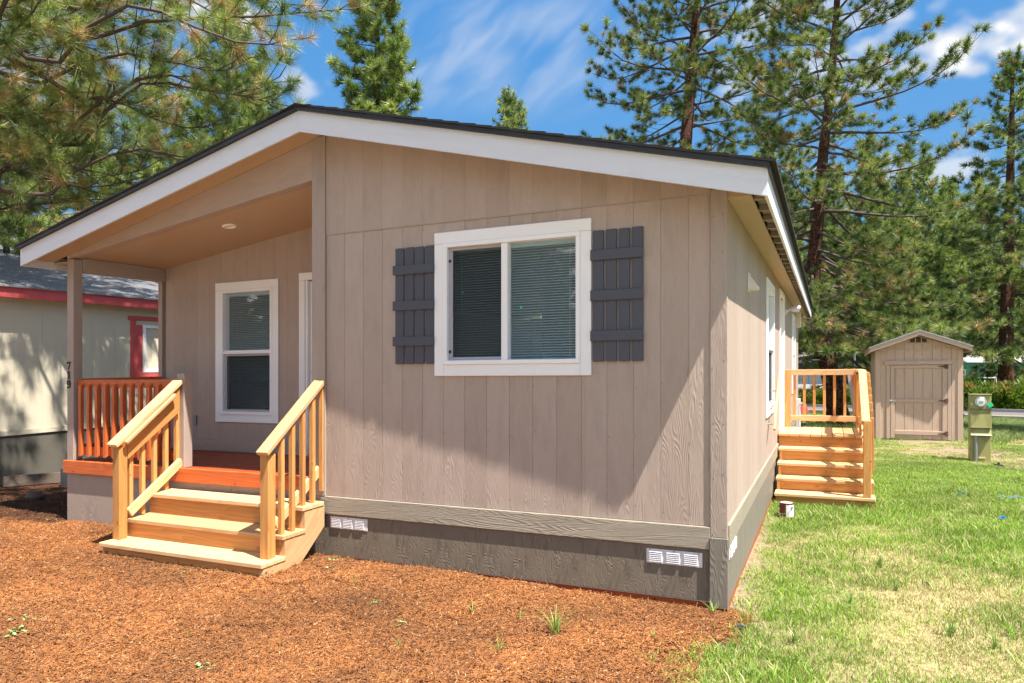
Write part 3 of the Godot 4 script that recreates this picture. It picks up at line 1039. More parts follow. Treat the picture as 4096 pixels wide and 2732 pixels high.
	m = mb(); box(m, Vector3(-3.673, 0.625, -0.11), Vector3(-3.5245, 3.905, 0.022), 1, 0.003); obj("corner_board", m, M.trim, H)
	m = mb(); box(m, Vector3(-7.14, 0.79, -1.3), Vector3(-7.07, 2.95, -1.178), 1, 0.003); obj("corner_board", m, M.trim, H)
	# nail heads along the boards
	m = mb()
	x = -3.6
	while x < -0.15:
		for y in [0.485, 0.60]:
			lathe(m, [Vector2(0.0045, 0.0), Vector2(0.0038, 0.0015), Vector2(0.0001, 0.0012)], 6, Transform3D(Basis(Vector3.RIGHT, PI * 0.5), Vector3(x + rng.randfn(0, 0.02), y + rng.randfn(0, 0.006), 0.0202)))
		x += 0.4064
	for k in 7:
		for dx in [-0.09, -0.022]:
			lathe(m, [Vector2(0.0045, 0.0), Vector2(0.0038, 0.0015), Vector2(0.0001, 0.0012)], 6, Transform3D(Basis(Vector3.RIGHT, PI * 0.5), Vector3(dx + rng.randfn(0, 0.004), 0.62 + k * 0.38 + rng.randfn(0, 0.03), 0.0182)))
	for k in 17:
		for y in [0.72, 1.25, 1.64, 2.95]:
			lathe(m, [Vector2(0.004, 0.0), Vector2(0.0034, 0.0012), Vector2(0.0001, 0.001)], 6, Transform3D(Basis(Vector3.RIGHT, PI * 0.5), Vector3(-3.51 + k * 0.2035 + rng.randfn(0, 0.003), y + rng.randfn(0, 0.015), 0.0002)))
	kind(obj("nail_heads", m, M.skirt, H), "stuff")
	# windows, shutters, door
	var w := window(H, I, -2.378, -0.998, 1.711, 2.915, false)
	for q in [[-1.60, 2.26], [-2.135, 2.41]]:
		m = mb()
		var disc := []
		lathe(m, [Vector2(0.0001, 0.001), Vector2(0.011, 0.001), Vector2(0.011, 0.0)], 12, Transform3D(Basis(Vector3.RIGHT, PI * 0.5), Vector3(q[0], q[1], -0.028)))
		obj("sticker", m, M.sticker, w)
	window(H, Transform3D(Basis(), Vector3(0, 0, -1.2)), -6.16, -5.175, 1.147, 2.833, true)
	window(H, SIDE, 3.40, 4.69, 1.15, 2.775, true)
	window(H, SIDE, 9.95, 11.32, 1.15, 2.765, true)
	shutter(H, -2.775, 0.403, 1.816, 2.814)
	shutter(H, -0.992, 0.403, 1.816, 2.812)
	for side in 2:
		var d := part("door", H)
		var xf := Transform3D(Basis(), Vector3(0, 0, -1.2)) if side == 0 else SIDE
		var a := -4.865 if side == 0 else 5.89
		var y0 := 0.79 if side == 0 else 0.72
		m = mb(); box(m, Vector3(a, y0, 0.0), Vector3(a + 0.085, 2.79, 0.024), 1, 0.003, xf); obj("casing_board", m, M.white, d)
		m = mb(); box(m, Vector3(a + 1.06, y0, 0.0), Vector3(a + 1.145, 2.79, 0.024), 1, 0.003, xf); obj("casing_board", m, M.white, d)
		m = mb(); box(m, Vector3(a, 2.791, 0.0), Vector3(a + 1.145, 2.876, 0.026), 0, 0.003, xf); obj("casing_board", m, M.white, d)
		m = mb(); box(m, Vector3(a + 0.086, y0, -0.1), Vector3(a + 0.115, 2.79, 0.012), 1, 0.002, xf); box(m, Vector3(a + 1.03, y0, -0.1), Vector3(a + 1.059, 2.79, 0.012), 1, 0.002, xf); obj("jamb", m, M.vinyl, d)
		m = mb(); box(m, Vector3(a + 0.116, y0 + 0.02, -0.075), Vector3(a + 1.029, 2.785, -0.035), 1, 0.003, xf)
		for q in [[0.2, 1.15, 0.55, 2.65], [0.62, 1.15, 0.95, 2.65]]:
			box(m, Vector3(a + q[0], q[1], -0.034), Vector3(a + q[2], q[3], -0.029), 1, 0.004, xf)
		obj("door_leaf", m, M.vinyl, d)
		m = mb(); lathe(m, [Vector2(0.0001, 0.05), Vector2(0.02, 0.048), Vector2(0.028, 0.035), Vector2(0.014, 0.02), Vector2(0.014, 0.0)], 14, xf * Transform3D(Basis(Vector3.RIGHT, PI * 0.5), Vector3(a + 0.19, y0 + 0.95, -0.036))); obj("knob", m, M.steel, d)
		m = mb(); box(m, Vector3(a + 0.08, y0 - 0.03, -0.1), Vector3(a + 1.06, y0 - 0.001, 0.03), 0, 0.003, xf); obj("threshold", m, M.dim_steel, d)
	for q in [[-3.475, 0.338], [-0.575, 0.325]]:
		foundation_vent(H, Transform3D(Basis(), Vector3(q[0], q[1], -0.002)))
	foundation_vent(H, SIDE * Transform3D(Basis(), Vector3(0.09, 0.375, 0.0)))
	# roof
	var up := func(x1: float, dy: float) -> Vector2: return Vector2(x1, fascia_line(x1) + dy)
	m = mb()
	prism(m, PackedVector2Array([up.call(-7.385, 0.13), up.call(-3.54, 0.13), up.call(0.29, 0.13), up.call(0.29, 0.184), up.call(-3.54, 0.19), up.call(-7.385, 0.184)]), 2, -L - 0.15, 0.329)
	obj("roof_deck", m, M.drip, H)
	m = mb()
	prism(m, PackedVector2Array([up.call(-7.37, 0.077), up.call(-3.54, 0.077), up.call(0.274, 0.077), up.call(0.274, 0.1), up.call(-3.54, 0.1), up.call(-7.37, 0.1)]), 2, 0.0, 0.329, Vector2(1, 0))
	obj("rake_soffit", m, M.soffit, H)
	m = mb()
	prism(m, PackedVector2Array([up.call(-7.39, 0.0), up.call(-3.541, 0.0), up.call(-3.541, 0.185), up.call(-7.39, 0.185)]), 2, 0.33, 0.352, Vector2(1, 0.235))
	obj("rake_board", m, M.fascia, H)
	m = mb()
	prism(m, PackedVector2Array([up.call(-3.54, 0.0), up.call(0.297, 0.0), up.call(0.297, 0.185), up.call(-3.54, 0.185)]), 2, 0.33, 0.352, Vector2(1, -0.2546))
	obj("rake_board", m, M.fascia, H)
	m = mb(); box(m, Vector3(0.276, 2.868, -L - 0.14), Vector3(0.2965, 3.056, 0.329), 2, 0.003); obj("eave_board", m, M.fascia, H)
	m = mb(); box(m, Vector3(-7.389, 2.94, -L - 0.14), Vector3(-7.368, 3.125, 0.329), 2, 0.003); obj("eave_board", m, M.fascia, H)
	m = mb()
	box(m, Vector3(0.298, 3.030, -L - 0.15), Vector3(0.312, 3.092, 0.385), 2, 0.002)
	prism(m, PackedVector2Array([up.call(-7.40, 0.180), up.call(-3.54, 0.180), up.call(0.31, 0.180), up.call(0.31, 0.214), up.call(-3.54, 0.214), up.call(-7.40, 0.214)]), 2, 0.3535, 0.388)
	obj("drip_edge", m, M.drip, H)
	for s in 2:
		var run := 3.87
		var n := 27
		for k in n:
			var d0 := run * (1.0 - k * 1.0 / n) + 0.02
			var d1 := d0 - run / n - 0.05
			var xa := -3.54 - d0 if s == 0 else -3.54 + d0
			var xb := -3.54 - d1 if s == 0 else -3.54 + d1
			m = mb()
			var lift := 0.2145
			prism(m, PackedVector2Array([up.call(xa, lift + 0.003), up.call(xb, lift), up.call(xb, lift + 0.013), up.call(xa, lift + 0.022 + rng.randf() * 0.004)]), 2, -L - 0.16, 0.392 + rng.randf() * 0.008)
			obj("shingle_course", m, M.shingle, H)
	m = mb()
	prism(m, PackedVector2Array([Vector2(-3.70, 4.030), Vector2(-3.54, 4.066), Vector2(-3.38, 4.028), Vector2(-3.54, 4.080)]), 2, -L - 0.16, 0.402)
	obj("ridge_cap", m, M.shingle, H)
	# eave along the side wall: a broad soffit board, then ribbed vent strip up to the fascia
	m = mb(); box(m, Vector3(0.001, 2.958, -L), Vector3(0.165, 2.978, -0.002), 2, 0.003); obj("soffit_board", m, M.soffit, H)
	m = mb(); prism(m, PackedVector2Array([Vector2(0.005, 2.9785), Vector2(0.158, 2.9785), Vector2(0.005, 3.018)]), 2, -0.03, -0.003); obj("eave_end", m, M.soffit, H)
	m = mb(); box(m, Vector3(0.167, 3.012, -L), Vector3(0.275, 3.024, -0.001), 2, 0.0); obj("soffit_panel", m, M.trim, H)
	x = 0.18
	while x < L:
		m = mb()
		box(m, Vector3(0.167, 2.965, -x - 0.019), Vector3(0.275, 3.011, -x + 0.019), 0, 0.002)
		obj("lookout", m, M.trim, H)
		x += 0.405
	m = mb(); box(m, Vector3(-7.366, 3.0, -L), Vector3(-7.12, 3.015, 0.0), 2, 0.0); obj("soffit_board", m, M.soffit, H)
	# porch: ceiling, beams, posts, deck
	m = mb(); prism(m, PackedVector2Array([Vector2(-7.03, 3.064), Vector2(-3.66, 3.536), Vector2(-3.66, 3.566), Vector2(-7.03, 3.094)]), 2, -1.205, -0.09, Vector2(1, 0.14)); obj("porch_ceiling", m, M.ceiling, H)
	m = mb(); prism(m, PackedVector2Array([Vector2(-7.139, 3.040), Vector2(-3.672, 3.526), Vector2(-3.672, fascia_line(-3.672) + 0.076), Vector2(-7.139, fascia_line(-7.139) + 0.076)]), 2, -0.109, -0.001, Vector2(1, 0.2)); obj("porch_beam", m, M.siding, H)
	m = mb(); box(m, Vector3(-7.139, 2.905, -1.2), Vector3(-7.031, 3.062, -0.110), 2, 0.003); obj("porch_beam", m, M.siding, H)
	m = mb(); box(m, Vector3(-7.14, 0.786, -0.107), Vector3(-7.033, 3.039, 0.0), 1, 0.004); obj("porch_post", m, M.trim, H)
	m = mb(); box(m, Vector3(-5.43, 0.786, -0.107), Vector3(-5.323, 1.75, 0.0), 1, 0.006); obj("porch_post", m, M.trim, H)
	for k in 8:
		m = mb()
		box(m, Vector3(-7.12, 0.747, -1.195 + k * 0.15), Vector3(-3.68, 0.785, -1.195 + k * 0.15 + 0.143), 0, 0.004)
		obj("deck_board", m, M.stain_dark, H)
	m = mb(); box(m, Vector3(-7.15, 0.652, 0.006), Vector3(-3.69, 0.792, 0.042), 0, 0.004); obj("deck_rim_board", m, M.stain, H)
	for q in [[-7.135, -5.9], [-5.898, -4.68], [-4.678, -3.665]]:
		m = mb(); box(m, Vector3(q[0], 0.06, -0.02), Vector3(q[1], 0.65, 0.002), 1, 0.002); obj("skirt_panel", m, M.trim, H)
	m = mb(); box(m, Vector3(-7.14, 0.05, -1.2), Vector3(-7.12, 0.76, -0.02), 1, 0.002); obj("skirt_panel", m, M.trim, H)
	# porch railings: red-stained, balusters standing proud of the rails
	var front := part("porch_railing", H)
	m = mb(); box(m, Vector3(-7.032, 1.600, -0.085), Vector3(-5.431, 1.688, -0.047), 0, 0.004); obj("rail", m, M.stain, front)
	m = mb(); box(m, Vector3(-7.032, 0.855, -0.085), Vector3(-5.431, 0.943, -0.047), 0, 0.004); obj("rail", m, M.stain, front)
	for k in 12:
		m = mb()
		x = -6.962 + k * 0.1355
		prism(m, PackedVector2Array([Vector2(-0.046, 0.862), Vector2(-0.008, 0.838), Vector2(-0.008, 1.618), Vector2(-0.046, 1.652)]), 0, x, x + 0.04, Vector2(0, 1))
		obj("baluster", m, M.stain, front)
	var left := part("porch_railing", H)
	m = mb(); box(m, Vector3(-7.10, 1.612, -1.178), Vector3(-7.062, 1.700, -0.109), 2, 0.004); obj("rail", m, M.stain, left)
	m = mb(); box(m, Vector3(-7.10, 0.865, -1.178), Vector3(-7.062, 0.953, -0.109), 2, 0.004); obj("rail", m, M.stain, left)
	for k in 9:
		m = mb()
		box(m, Vector3(-7.061, 0.85, -0.22 - k * 0.108), Vector3(-7.023, 1.66, -0.18 - k * 0.108), 1, 0.003)
		obj("baluster", m, M.stain, left)
	# porch fittings
	var lamp := part("ceiling_light", H)
	var cx := Transform3D(Basis(Vector3.BACK, 0.139), Vector3(-5.19, 3.318, -0.47))
	m = mb(); lathe(m, [Vector2(0.052, -0.001), Vector2(0.055, -0.009), Vector2(0.068, -0.010), Vector2(0.075, -0.002), Vector2(0.075, 0.004)], 28, cx); obj("trim_ring", m, M.white, lamp)
	m = mb(); lathe(m, [Vector2(0.0001, 0.0), Vector2(0.052, -0.001)], 24, cx); obj("lens", m, M.lamp_lens, lamp)
	var digits := part("house_number", H)
	var dy := 1.845
	for ch in ["7", "1", "9"]:
		var t := TextMesh.new()
		t.text = ch
		var fo := SystemFont.new()
		fo.font_names = PackedStringArray(["Droid Serif"])
		fo.font_weight = 700
		t.font = fo
		t.font_size = 64
		t.pixel_size = 0.0019
		t.depth = 0.008
		var o := obj("digit", t, M.black, digits)
		o.position = Vector3(-7.105, dy, 0.005)
		dy -= 0.103
	m = mb(); box(m, Vector3(-6.60 + 0.06, 1.1, -1.2), Vector3(-6.48, 1.22, -1.17), 1, 0.004); obj("outlet_box", m, M.dim_steel, H)
	# side wall fittings
	var hood := part("dryer_hood", H)
	m = mb(); box(m, Vector3(1.40, 2.43, 0.001), Vector3(1.60, 2.60, 0.008), 0, 0.002, SIDE); obj("flange", m, M.plastic_white, hood)
	m = mb(); prism(m, PackedVector2Array([Vector2(-0.0, 2.45), Vector2(0.085, 2.45), Vector2(0.085, 2.475), Vector2(0.008, 2.585)]), 2, -0.08, 0.08)
	for i in m.v.size():
		var p := m.v[i]
		m.v[i] = Vector3(p.x, p.y + 1.5 * SL, p.z - 1.5)
	obj("cowl", m, M.hood, hood)
	var sc := part("wall_light", H)
	m = mb(); lathe(m, [Vector2(0.0001, 0.05), Vector2(0.05, 0.045), Vector2(0.06, 0.0)], 16, SIDE * Transform3D(Basis(Vector3.RIGHT, PI * 0.5), Vector3(7.25, 2.62, 0.0))); obj("rose", m, M.plastic_white, sc)
	m = mb(); tube(m, [SIDE * Vector3(7.25, 2.62, 0.03), SIDE * Vector3(7.25, 2.66, 0.09), SIDE * Vector3(7.25, 2.66, 0.12)], [0.02, 0.02, 0.03], 10); obj("arm", m, M.plastic_white, sc)
	m = mb(); tube(m, [SIDE * Vector3(7.25, 2.66, 0.11), SIDE * Vector3(7.25, 2.662, 0.15), SIDE * Vector3(7.25, 2.662, 0.235), SIDE * Vector3(7.25, 2.66, 0.245)], [0.035, 0.055, 0.055, 0.04], 14); obj("lamp_head", m, M.plastic_white, sc)
	m = mb(); box(m, Vector3(12.0, 2.58, 0.001), Vector3(12.5, 2.94, 0.10), 1, 0.006, SIDE); obj("utility_box", m, M.hood, H)
	m = mb(); box(m, Vector3(12.1, 0.3, 0.001), Vector3(12.35, 0.95, 0.09), 1, 0.006, SIDE); obj("utility_box", m, M.plastic_white, H)

# A board lying on a slope in the (z, y) plane: from (z0, y0) to (z1, y1), x from xa to xb, thickness below the line.
func sloped(m: MB, xa: float, xb: float, p: Vector2, q: Vector2, thick: float, bev := 0.004) -> void:
	var d := Vector3(0, q.y - p.y, q.x - p.x)
	var len := d.length()
	d = d / len
	var up := Vector3.RIGHT.cross(d)
	if up.y < 0.0:
		up = -up
	var side := up.cross(d)
	var xf := Transform3D(Basis(side, up, d), Vector3((xa + xb) * 0.5, p.y, p.x))
	box(m, Vector3(-(xb - xa) * 0.5, -thick, 0), Vector3((xb - xa) * 0.5, 0, len), 2, bev, xf)

func build_front_steps() -> void:
	var S := thing("porch_steps", "new cedar steps with two sloping handrails up to the recessed porch", "steps")
	var m := mb()
	var tr := [[0.215, 0.83], [0.39, 0.585], [0.585, 0.34]]
	for k in 3:
		var y: float = tr[k][0]
		var z: float = tr[k][1]
		for e in 2:
			m = mb(); box(m, Vector3(-5.45, y - 0.038, z - 0.139 - e * 0.142), Vector3(-3.50, y, z - e * 0.142), 0, 0.005); obj("tread_board", m, M.cedar_sunlit, S)
		var low := 0.03 if k == 0 else float(tr[k - 1][0])
		m = mb(); box(m, Vector3(-5.425, low + 0.001, z - 0.062), Vector3(-3.548, y - 0.039, z - 0.026), 0, 0.003); obj("riser_board", m, M.cedar, S)
	m = mb()
	for k in 3:
		for e in 2:
			for x in [-5.41, -4.48, -3.527]:
				for dz in [0.03, 0.108]:
					lathe(m, [Vector2(0.0045, 0.0), Vector2(0.004, 0.0012), Vector2(0.0001, 0.001)], 6, Transform3D(Basis(), Vector3(x + rng.randfn(0, 0.004), tr[k][0], tr[k][1] - dz - e * 0.142)))
	kind(obj("screws", m, M.dim_steel, S), "stuff")
	for xa in [-3.546, -5.43, -4.5]:
		m = mb()
		prism(m, PackedVector2Array([Vector2(0.835, 0.04), Vector2(0.80, 0.176), Vector2(0.557, 0.176), Vector2(0.557, 0.351), Vector2(0.312, 0.351), Vector2(0.312, 0.546), Vector2(0.048, 0.546), Vector2(0.048, 0.36), Vector2(0.45, 0.03)]), 0, xa, xa + 0.038, Vector2(0.8, -0.6))
		obj("stringer", m, M.cedar_sunlit if xa > -4 else M.cedar, S)
	for q in [[0.745, 0.085], [0.775, 0.14]]:
		m = mb(); lathe(m, [Vector2(0.0001, 0.007), Vector2(0.011, 0.006), Vector2(0.012, 0.0)], 8, Transform3D(Basis(Vector3.BACK, -PI * 0.5), Vector3(-3.508, q[1], q[0]))); obj("bolt", m, M.steel, S)
	for s in 2:
		var R := part("handrail", S)
		var nx := -5.44 if s == 0 else -3.645
		m = mb(); box(m, Vector3(nx, 0.216, 0.612), Vector3(nx + 0.09, 1.078, 0.70), 1, 0.004); obj("newel_post", m, M.cedar, R)
		m = mb(); sloped(m, nx - 0.012 if s == 0 else nx + 0.004, nx + 0.115 if s == 0 else nx + 0.124, Vector2(0.755, 1.105), Vector2(0.025, 1.685), 0.038); obj("cap_rail", m, M.cedar_sunlit, R)
		if s == 0:
			m = mb()
			prism(m, PackedVector2Array([Vector2(0.610, 0.955), Vector2(0.610, 1.172), Vector2(0.03, 1.632), Vector2(0.03, 1.365)]), 0, nx + 0.055, nx + 0.092, Vector2(0.8, -0.6))
			obj("top_rail", m, M.cedar, R)
			m = mb(); sloped(m, nx + 0.117, nx + 0.155, Vector2(0.68, 1.125), Vector2(0.13, 1.555), 0.036, 0.012); obj("grip_rail", m, M.cedar_sunlit, R)
			for k in 3:
				m = mb()
				var z := 0.60 - k * 0.2
				box(m, Vector3(nx + 0.0925, 1.175 + (0.60 - z) * 0.78 - 0.035, z - 0.012), Vector3(nx + 0.122, 1.175 + (0.60 - z) * 0.78 - 0.005, z + 0.012), 1, 0.003)
				obj("bracket", m, M.cedar, R)
		var bx := nx + 0.055 if s == 0 else nx + 0.03
		m = mb()
		if s == 0:
			sloped(m, bx, bx + 0.037, Vector2(0.611, 0.478), Vector2(0.02, 0.890), 0.085)
		else:
			sloped(m, bx, bx + 0.037, Vector2(0.611, 0.505), Vector2(0.02, 0.905), 0.085)
		obj("bottom_rail", m, M.cedar_sunlit, R)
		for k in 5:
			var z := 0.545 - k * 0.131
			var bot := 0.30 + k * 0.0925
			var top := 1.105 + (0.755 - z) * 0.7945 - 0.05
			var x := bx - 0.039 if s == 0 else bx + 0.038
			m = mb()
			prism(m, PackedVector2Array([Vector2(z - 0.019, bot), Vector2(z + 0.019, bot + (0.0 if s else 0.012)), Vector2(z + 0.019, top - 0.030), Vector2(z - 0.019, top)]), 0, x, x + 0.038, Vector2(0, 1))
			obj("baluster", m, M.cedar, R)

func build_side_steps() -> void:
	var S := thing("side_deck", "small cedar landing with five steps and railing at the side door", "deck", Vector3(0, 0, 0))
	var m := mb()
	for k in 8:
		m = mb(); box(m, Vector3(0.015 + k * 0.1405, 0.747, -6.68), Vector3(minf(0.015 + k * 0.1405 + 0.135, 1.13), 0.785 + rng.randf() * 0.002, -5.50), 2, 0.005); obj("deck_board", m, M.cedar_sunlit, S)
	m = mb(); box(m, Vector3(0.02, 0.607, -5.56), Vector3(1.12, 0.746, -5.525), 0, 0.003); obj("riser_board", m, M.cedar, S)
	m = mb(); box(m, Vector3(0.02, 0.60, -6.68), Vector3(1.12, 0.746, -6.645), 0, 0.003); obj("rim_board", m, M.cedar, S)
	m = mb(); box(m, Vector3(1.085, 0.60, -6.64), Vector3(1.12, 0.746, -5.565), 2, 0.003); obj("rim_board", m, M.cedar, S)
	var ty := [0.125, 0.276, 0.44, 0.605]
	for k in 4:
		var z := -4.40 - k * 0.28
		for e in 2:
			m = mb(); box(m, Vector3(0.03, ty[k] - 0.038, z - 0.14 - e * 0.143), Vector3(1.185, ty[k], z - e * 0.143), 0, 0.005); obj("tread_board", m, M.cedar_sunlit, S)
		var low: float = -0.02 if k == 0 else ty[k - 1]
		m = mb(); box(m, Vector3(0.045, low + 0.001, z - 0.062), Vector3(1.135, ty[k] - 0.039, z - 0.026), 0, 0.003); obj("riser_board", m, M.cedar, S)
	for xa in [0.047, 1.136]:
		m = mb()
		prism(m, PackedVector2Array([Vector2(-4.42, -0.02), Vector2(-4.42, 0.086), Vector2(-4.682, 0.086), Vector2(-4.682, 0.237), Vector2(-4.962, 0.237), Vector2(-4.962, 0.401), Vector2(-5.242, 0.401), Vector2(-5.242, 0.566), Vector2(-5.52, 0.566), Vector2(-5.52, 0.40), Vector2(-4.75, -0.02)]), 0, xa, xa + 0.036, Vector2(0.85, -0.52))
		obj("stringer", m, M.cedar, S)
	for q in [[0.042, -6.644, -0.05, 1.672], [1.047, -6.644, -0.05, 1.60]]:
		m = mb(); box(m, Vector3(q[0], 0.786, q[1]), Vector3(q[0] + 0.086, q[3], q[1] + 0.086), 1, 0.004); obj("post", m, M.cedar, S)
		m = mb(); box(m, Vector3(q[0], -0.12, q[1] + 0.002), Vector3(q[0] + 0.038, 0.746, q[1] + 0.086), 1, 0.004); obj("leg", m, M.cedar, S)
	m = mb(); box(m, Vector3(1.047, 0.786, -5.60), Vector3(1.133, 1.625, -5.514), 1, 0.004); obj("post", m, M.cedar, S)
	m = mb(); box(m, Vector3(1.05, 0.126, -4.50), Vector3(1.138, 1.067, -4.412), 1, 0.005); obj("newel_post", m, M.cedar, S)
	var B := part("back_railing", S)
	m = mb(); box(m, Vector3(0.129, 1.588, -6.60), Vector3(1.046, 1.674, -6.562), 0, 0.004); obj("rail", m, M.cedar_sunlit, B)
	m = mb(); box(m, Vector3(0.129, 0.885, -6.60), Vector3(1.046, 0.968, -6.562), 0, 0.004); obj("rail", m, M.cedar_sunlit, B)
	for k in 7:
		m = mb(); box(m, Vector3(0.165 + k * 0.1415, 0.865, -6.639), Vector3(0.203 + k * 0.1415, 1.655, -6.601), 1, 0.003); obj("baluster", m, M.cedar, B)
	var R := part("stair_railing", S)
	m = mb(); box(m, Vector3(1.035, 1.637, -6.66), Vector3(1.130, 1.675, -5.475), 2, 0.004); obj("cap_rail", m, M.cedar_sunlit, R)
	m = mb(); sloped(m, 1.035, 1.130, Vector2(-4.502, 1.060), Vector2(-5.473, 1.672), 0.038); obj("cap_rail", m, M.cedar_sunlit, R)
	m = mb(); box(m, Vector3(1.07, 0.885, -6.557), Vector3(1.108, 0.968, -5.605), 2, 0.004); obj("bottom_rail", m, M.cedar_sunlit, R)
	m = mb(); sloped(m, 1.07, 1.108, Vector2(-4.505, 0.42), Vector2(-5.51, 0.968), 0.085); obj("bottom_rail", m, M.cedar_sunlit, R)
	for k in 15:
		var z := -4.60 - k * 0.14
		var top := 1.64 if z < -5.47 else 1.060 + (-4.502 - z) * 0.63 - 0.03
		var bot := 0.86 if z < -5.47 else 0.36 + (-4.50 - z) * 0.5453
		m = mb(); box(m, Vector3(1.139, bot, z - 0.019), Vector3(1.177, top, z + 0.019), 1, 0.003); obj("baluster", m, M.cedar, R)
	# grab rail on the house wall, following the steps
	var G := thing("wall_handrail", "slim wooden grab rail on white brackets along the side wall by the steps", "handrail")
	m = mb(); sloped(m, 0.070, 0.100, Vector2(-3.55, 1.02), Vector2(-4.42, 1.635), 0.035, 0.01); obj("rail", m, M.cedar_sunlit, G)
	for z in [-3.72, -4.25]:
		var y: float = 1.02 + (-3.55 - z) * 0.707
		m = mb(); tube(m, [Vector3(0.002, y - 0.08, z), Vector3(0.06, y - 0.085, z), Vector3(0.09, y - 0.044, z)], [0.009, 0.007, 0.007], 8); obj("bracket", m, M.steel, G)

func build_shed() -> void:
	var S := thing("garden_shed", "tan wooden garden shed with gabled roof and a strap-hinged plank door", "shed", Vector3(2.60, 0.275, -13.8))
	sheared = false
	var m := mb()
	var D := 2.2
	var w := 0.88
	for q in [[-w, -0.88, -D, -0.03], [0.86, w, -D, -0.03]]:
		m = mb(); box(m, Vector3(q[0] if q[0] < 0 else 0.862, 0.06, q[2]), Vector3(-0.862 if q[0] < 0 else q[1], 2.18, q[3]), 1, 0.003); obj("side_wall", m, M.shed, S)
	m = mb(); box(m, Vector3(-0.86, 0.06, -D), Vector3(0.86, 2.18, -D + 0.02), 1, 0.003); obj("rear_wall", m, M.shed, S)
	m = mb()
	prism(m, PackedVector2Array([Vector2(-0.86, 0.06), Vector2(0.86, 0.06), Vector2(0.86, 2.18), Vector2(0, 2.50), Vector2(-0.86, 2.18)]), 2, -0.06, -0.016)
	obj("front_wall", m, M.shed, S)
	var x := -0.86
	while x < 0.855:
		var b := minf(x + 0.1911, 0.86)
		var top := func(u: float) -> float: return 2.18 + (0.86 - absf(u)) * 0.372
		m = mb()
		if x < 0.0 and b > 0.01:
			prism(m, PackedVector2Array([Vector2(x + 0.004, 0.06), Vector2(b - 0.004, 0.06), Vector2(b - 0.004, top.call(b)), Vector2(0, 2.50), Vector2(x + 0.004, top.call(x))]), 2, -0.015, 0.0, Vector2(0, 1))
		else:
			prism(m, PackedVector2Array([Vector2(x + 0.004, 0.06), Vector2(b - 0.004, 0.06), Vector2(b - 0.004, top.call(b)), Vector2(x + 0.004, top.call(x))]), 2, -0.015, 0.0, Vector2(0, 1))
		obj("plank", m, M.shed, S)
		x = b
	for sx in [-1.0, 1.0]:
		m = mb(); box(m, Vector3(sx * 0.885 - 0.055 + sx * -0.045, 0.03, -0.02), Vector3(sx * 0.885 + 0.055 + sx * -0.045, 2.15, 0.02), 1, 0.004); obj("corner_board", m, M.shed_trim, S)
		m = mb()
		prism(m, PackedVector2Array([Vector2(0, 2.49), Vector2(sx * 1.03, 2.108), Vector2(sx * 1.03, 2.195), Vector2(0, 2.577)]), 2, 0.25, 0.28, Vector2(1, -sx * 0.37))
		obj("rake_board", m, M.shed_trim, S)
		m = mb()
		prism(m, PackedVector2Array([Vector2(0, 2.579), Vector2(sx * 1.05, 2.19), Vector2(sx * 1.05, 2.208), Vector2(0, 2.60)]), 2, -D - 0.1, 0.295)
		obj("roof", m, M.roof_light, S)
		m = mb(); box(m, Vector3(sx * 1.02 - 0.012, 2.10, -D - 0.08), Vector3(sx * 1.02 + 0.012, 2.19, 0.249), 2, 0.003); obj("eave_board", m, M.shed_trim, S)
	m = mb()
	for sx in [-1.0, 1.0]:
		prism(m, PackedVector2Array([Vector2(0, 2.601), Vector2(sx * 1.052, 2.209), Vector2(sx * 1.052, 2.222), Vector2(0, 2.615)]), 2, 0.26, 0.30)
	obj("drip_edge", m, M.steel, S)
	# door
	var d := part("door", S)
	m = mb(); prism(m, PackedVector2Array([Vector2(-0.69, 1.815), Vector2(0.675, 1.815), Vector2(0.71, 1.90), Vector2(-0.725, 1.90)]), 2, 0.001, 0.045); obj("header_board", m, M.shed_trim, d)
	m = mb(); box(m, Vector3(-0.665, 0.06, 0.001), Vector3(-0.585, 1.813, 0.022), 1, 0.004); obj("casing_board", m, M.shed_trim, d)
	m = mb(); box(m, Vector3(0.585, 0.06, 0.001), Vector3(0.66, 1.813, 0.022), 1, 0.004); obj("casing_board", m, M.shed_trim, d)
	for q in [[-0.575, -0.49, 0.08, 1.80, 1], [0.485, 0.575, 0.08, 1.80, 1], [-0.488, 0.483, 1.725, 1.80, 0], [-0.488, 0.483, 0.925, 1.005, 0], [-0.488, 0.483, 0.165, 0.26, 0]]:
		m = mb(); box(m, Vector3(q[0], q[2], 0.001), Vector3(q[1], q[3], 0.026), q[4], 0.004); obj("frame_board", m, M.shed_trim, d)
	for y in [0.205, 0.965, 1.765]:
		m = mb(); prism(m, PackedVector2Array([Vector2(0.40, y + 0.006), Vector2(0.40, y - 0.006), Vector2(0.535, y - 0.03), Vector2(0.535, y + 0.03)]), 2, 0.0265, 0.033)
		box(m, Vector3(0.545, y - 0.055, 0.0265), Vector3(0.60, y + 0.055, 0.034), 1, 0.003)
		tube(m, [Vector3(0.54, y - 0.055, 0.034), Vector3(0.54, y + 0.055, 0.034)], [0.009, 0.009], 8)
		obj("hinge", m, M.rust, d)
	m = mb(); box(m, Vector3(-0.61, 0.945, 0.0265), Vector3(-0.47, 0.985, 0.036), 0, 0.004); box(m, Vector3(-0.60, 0.955, 0.036), Vector3(-0.54, 0.975, 0.05), 0, 0.004); obj("latch", m, M.steel, d)
	var v := part("gable_vent", S)
	m = mb(); box(m, Vector3(-0.19, 2.31, 0.001), Vector3(0.19, 2.333, 0.03), 0, 0.003)
	for k in 4:
		var px := -0.18 + k * 0.12
		box(m, Vector3(px - 0.010, 2.333, 0.001), Vector3(px + 0.010, 2.475 - absf(px) * 0.37, 0.028), 1, 0.003)
	obj("frame", m, M.shed_trim, v)
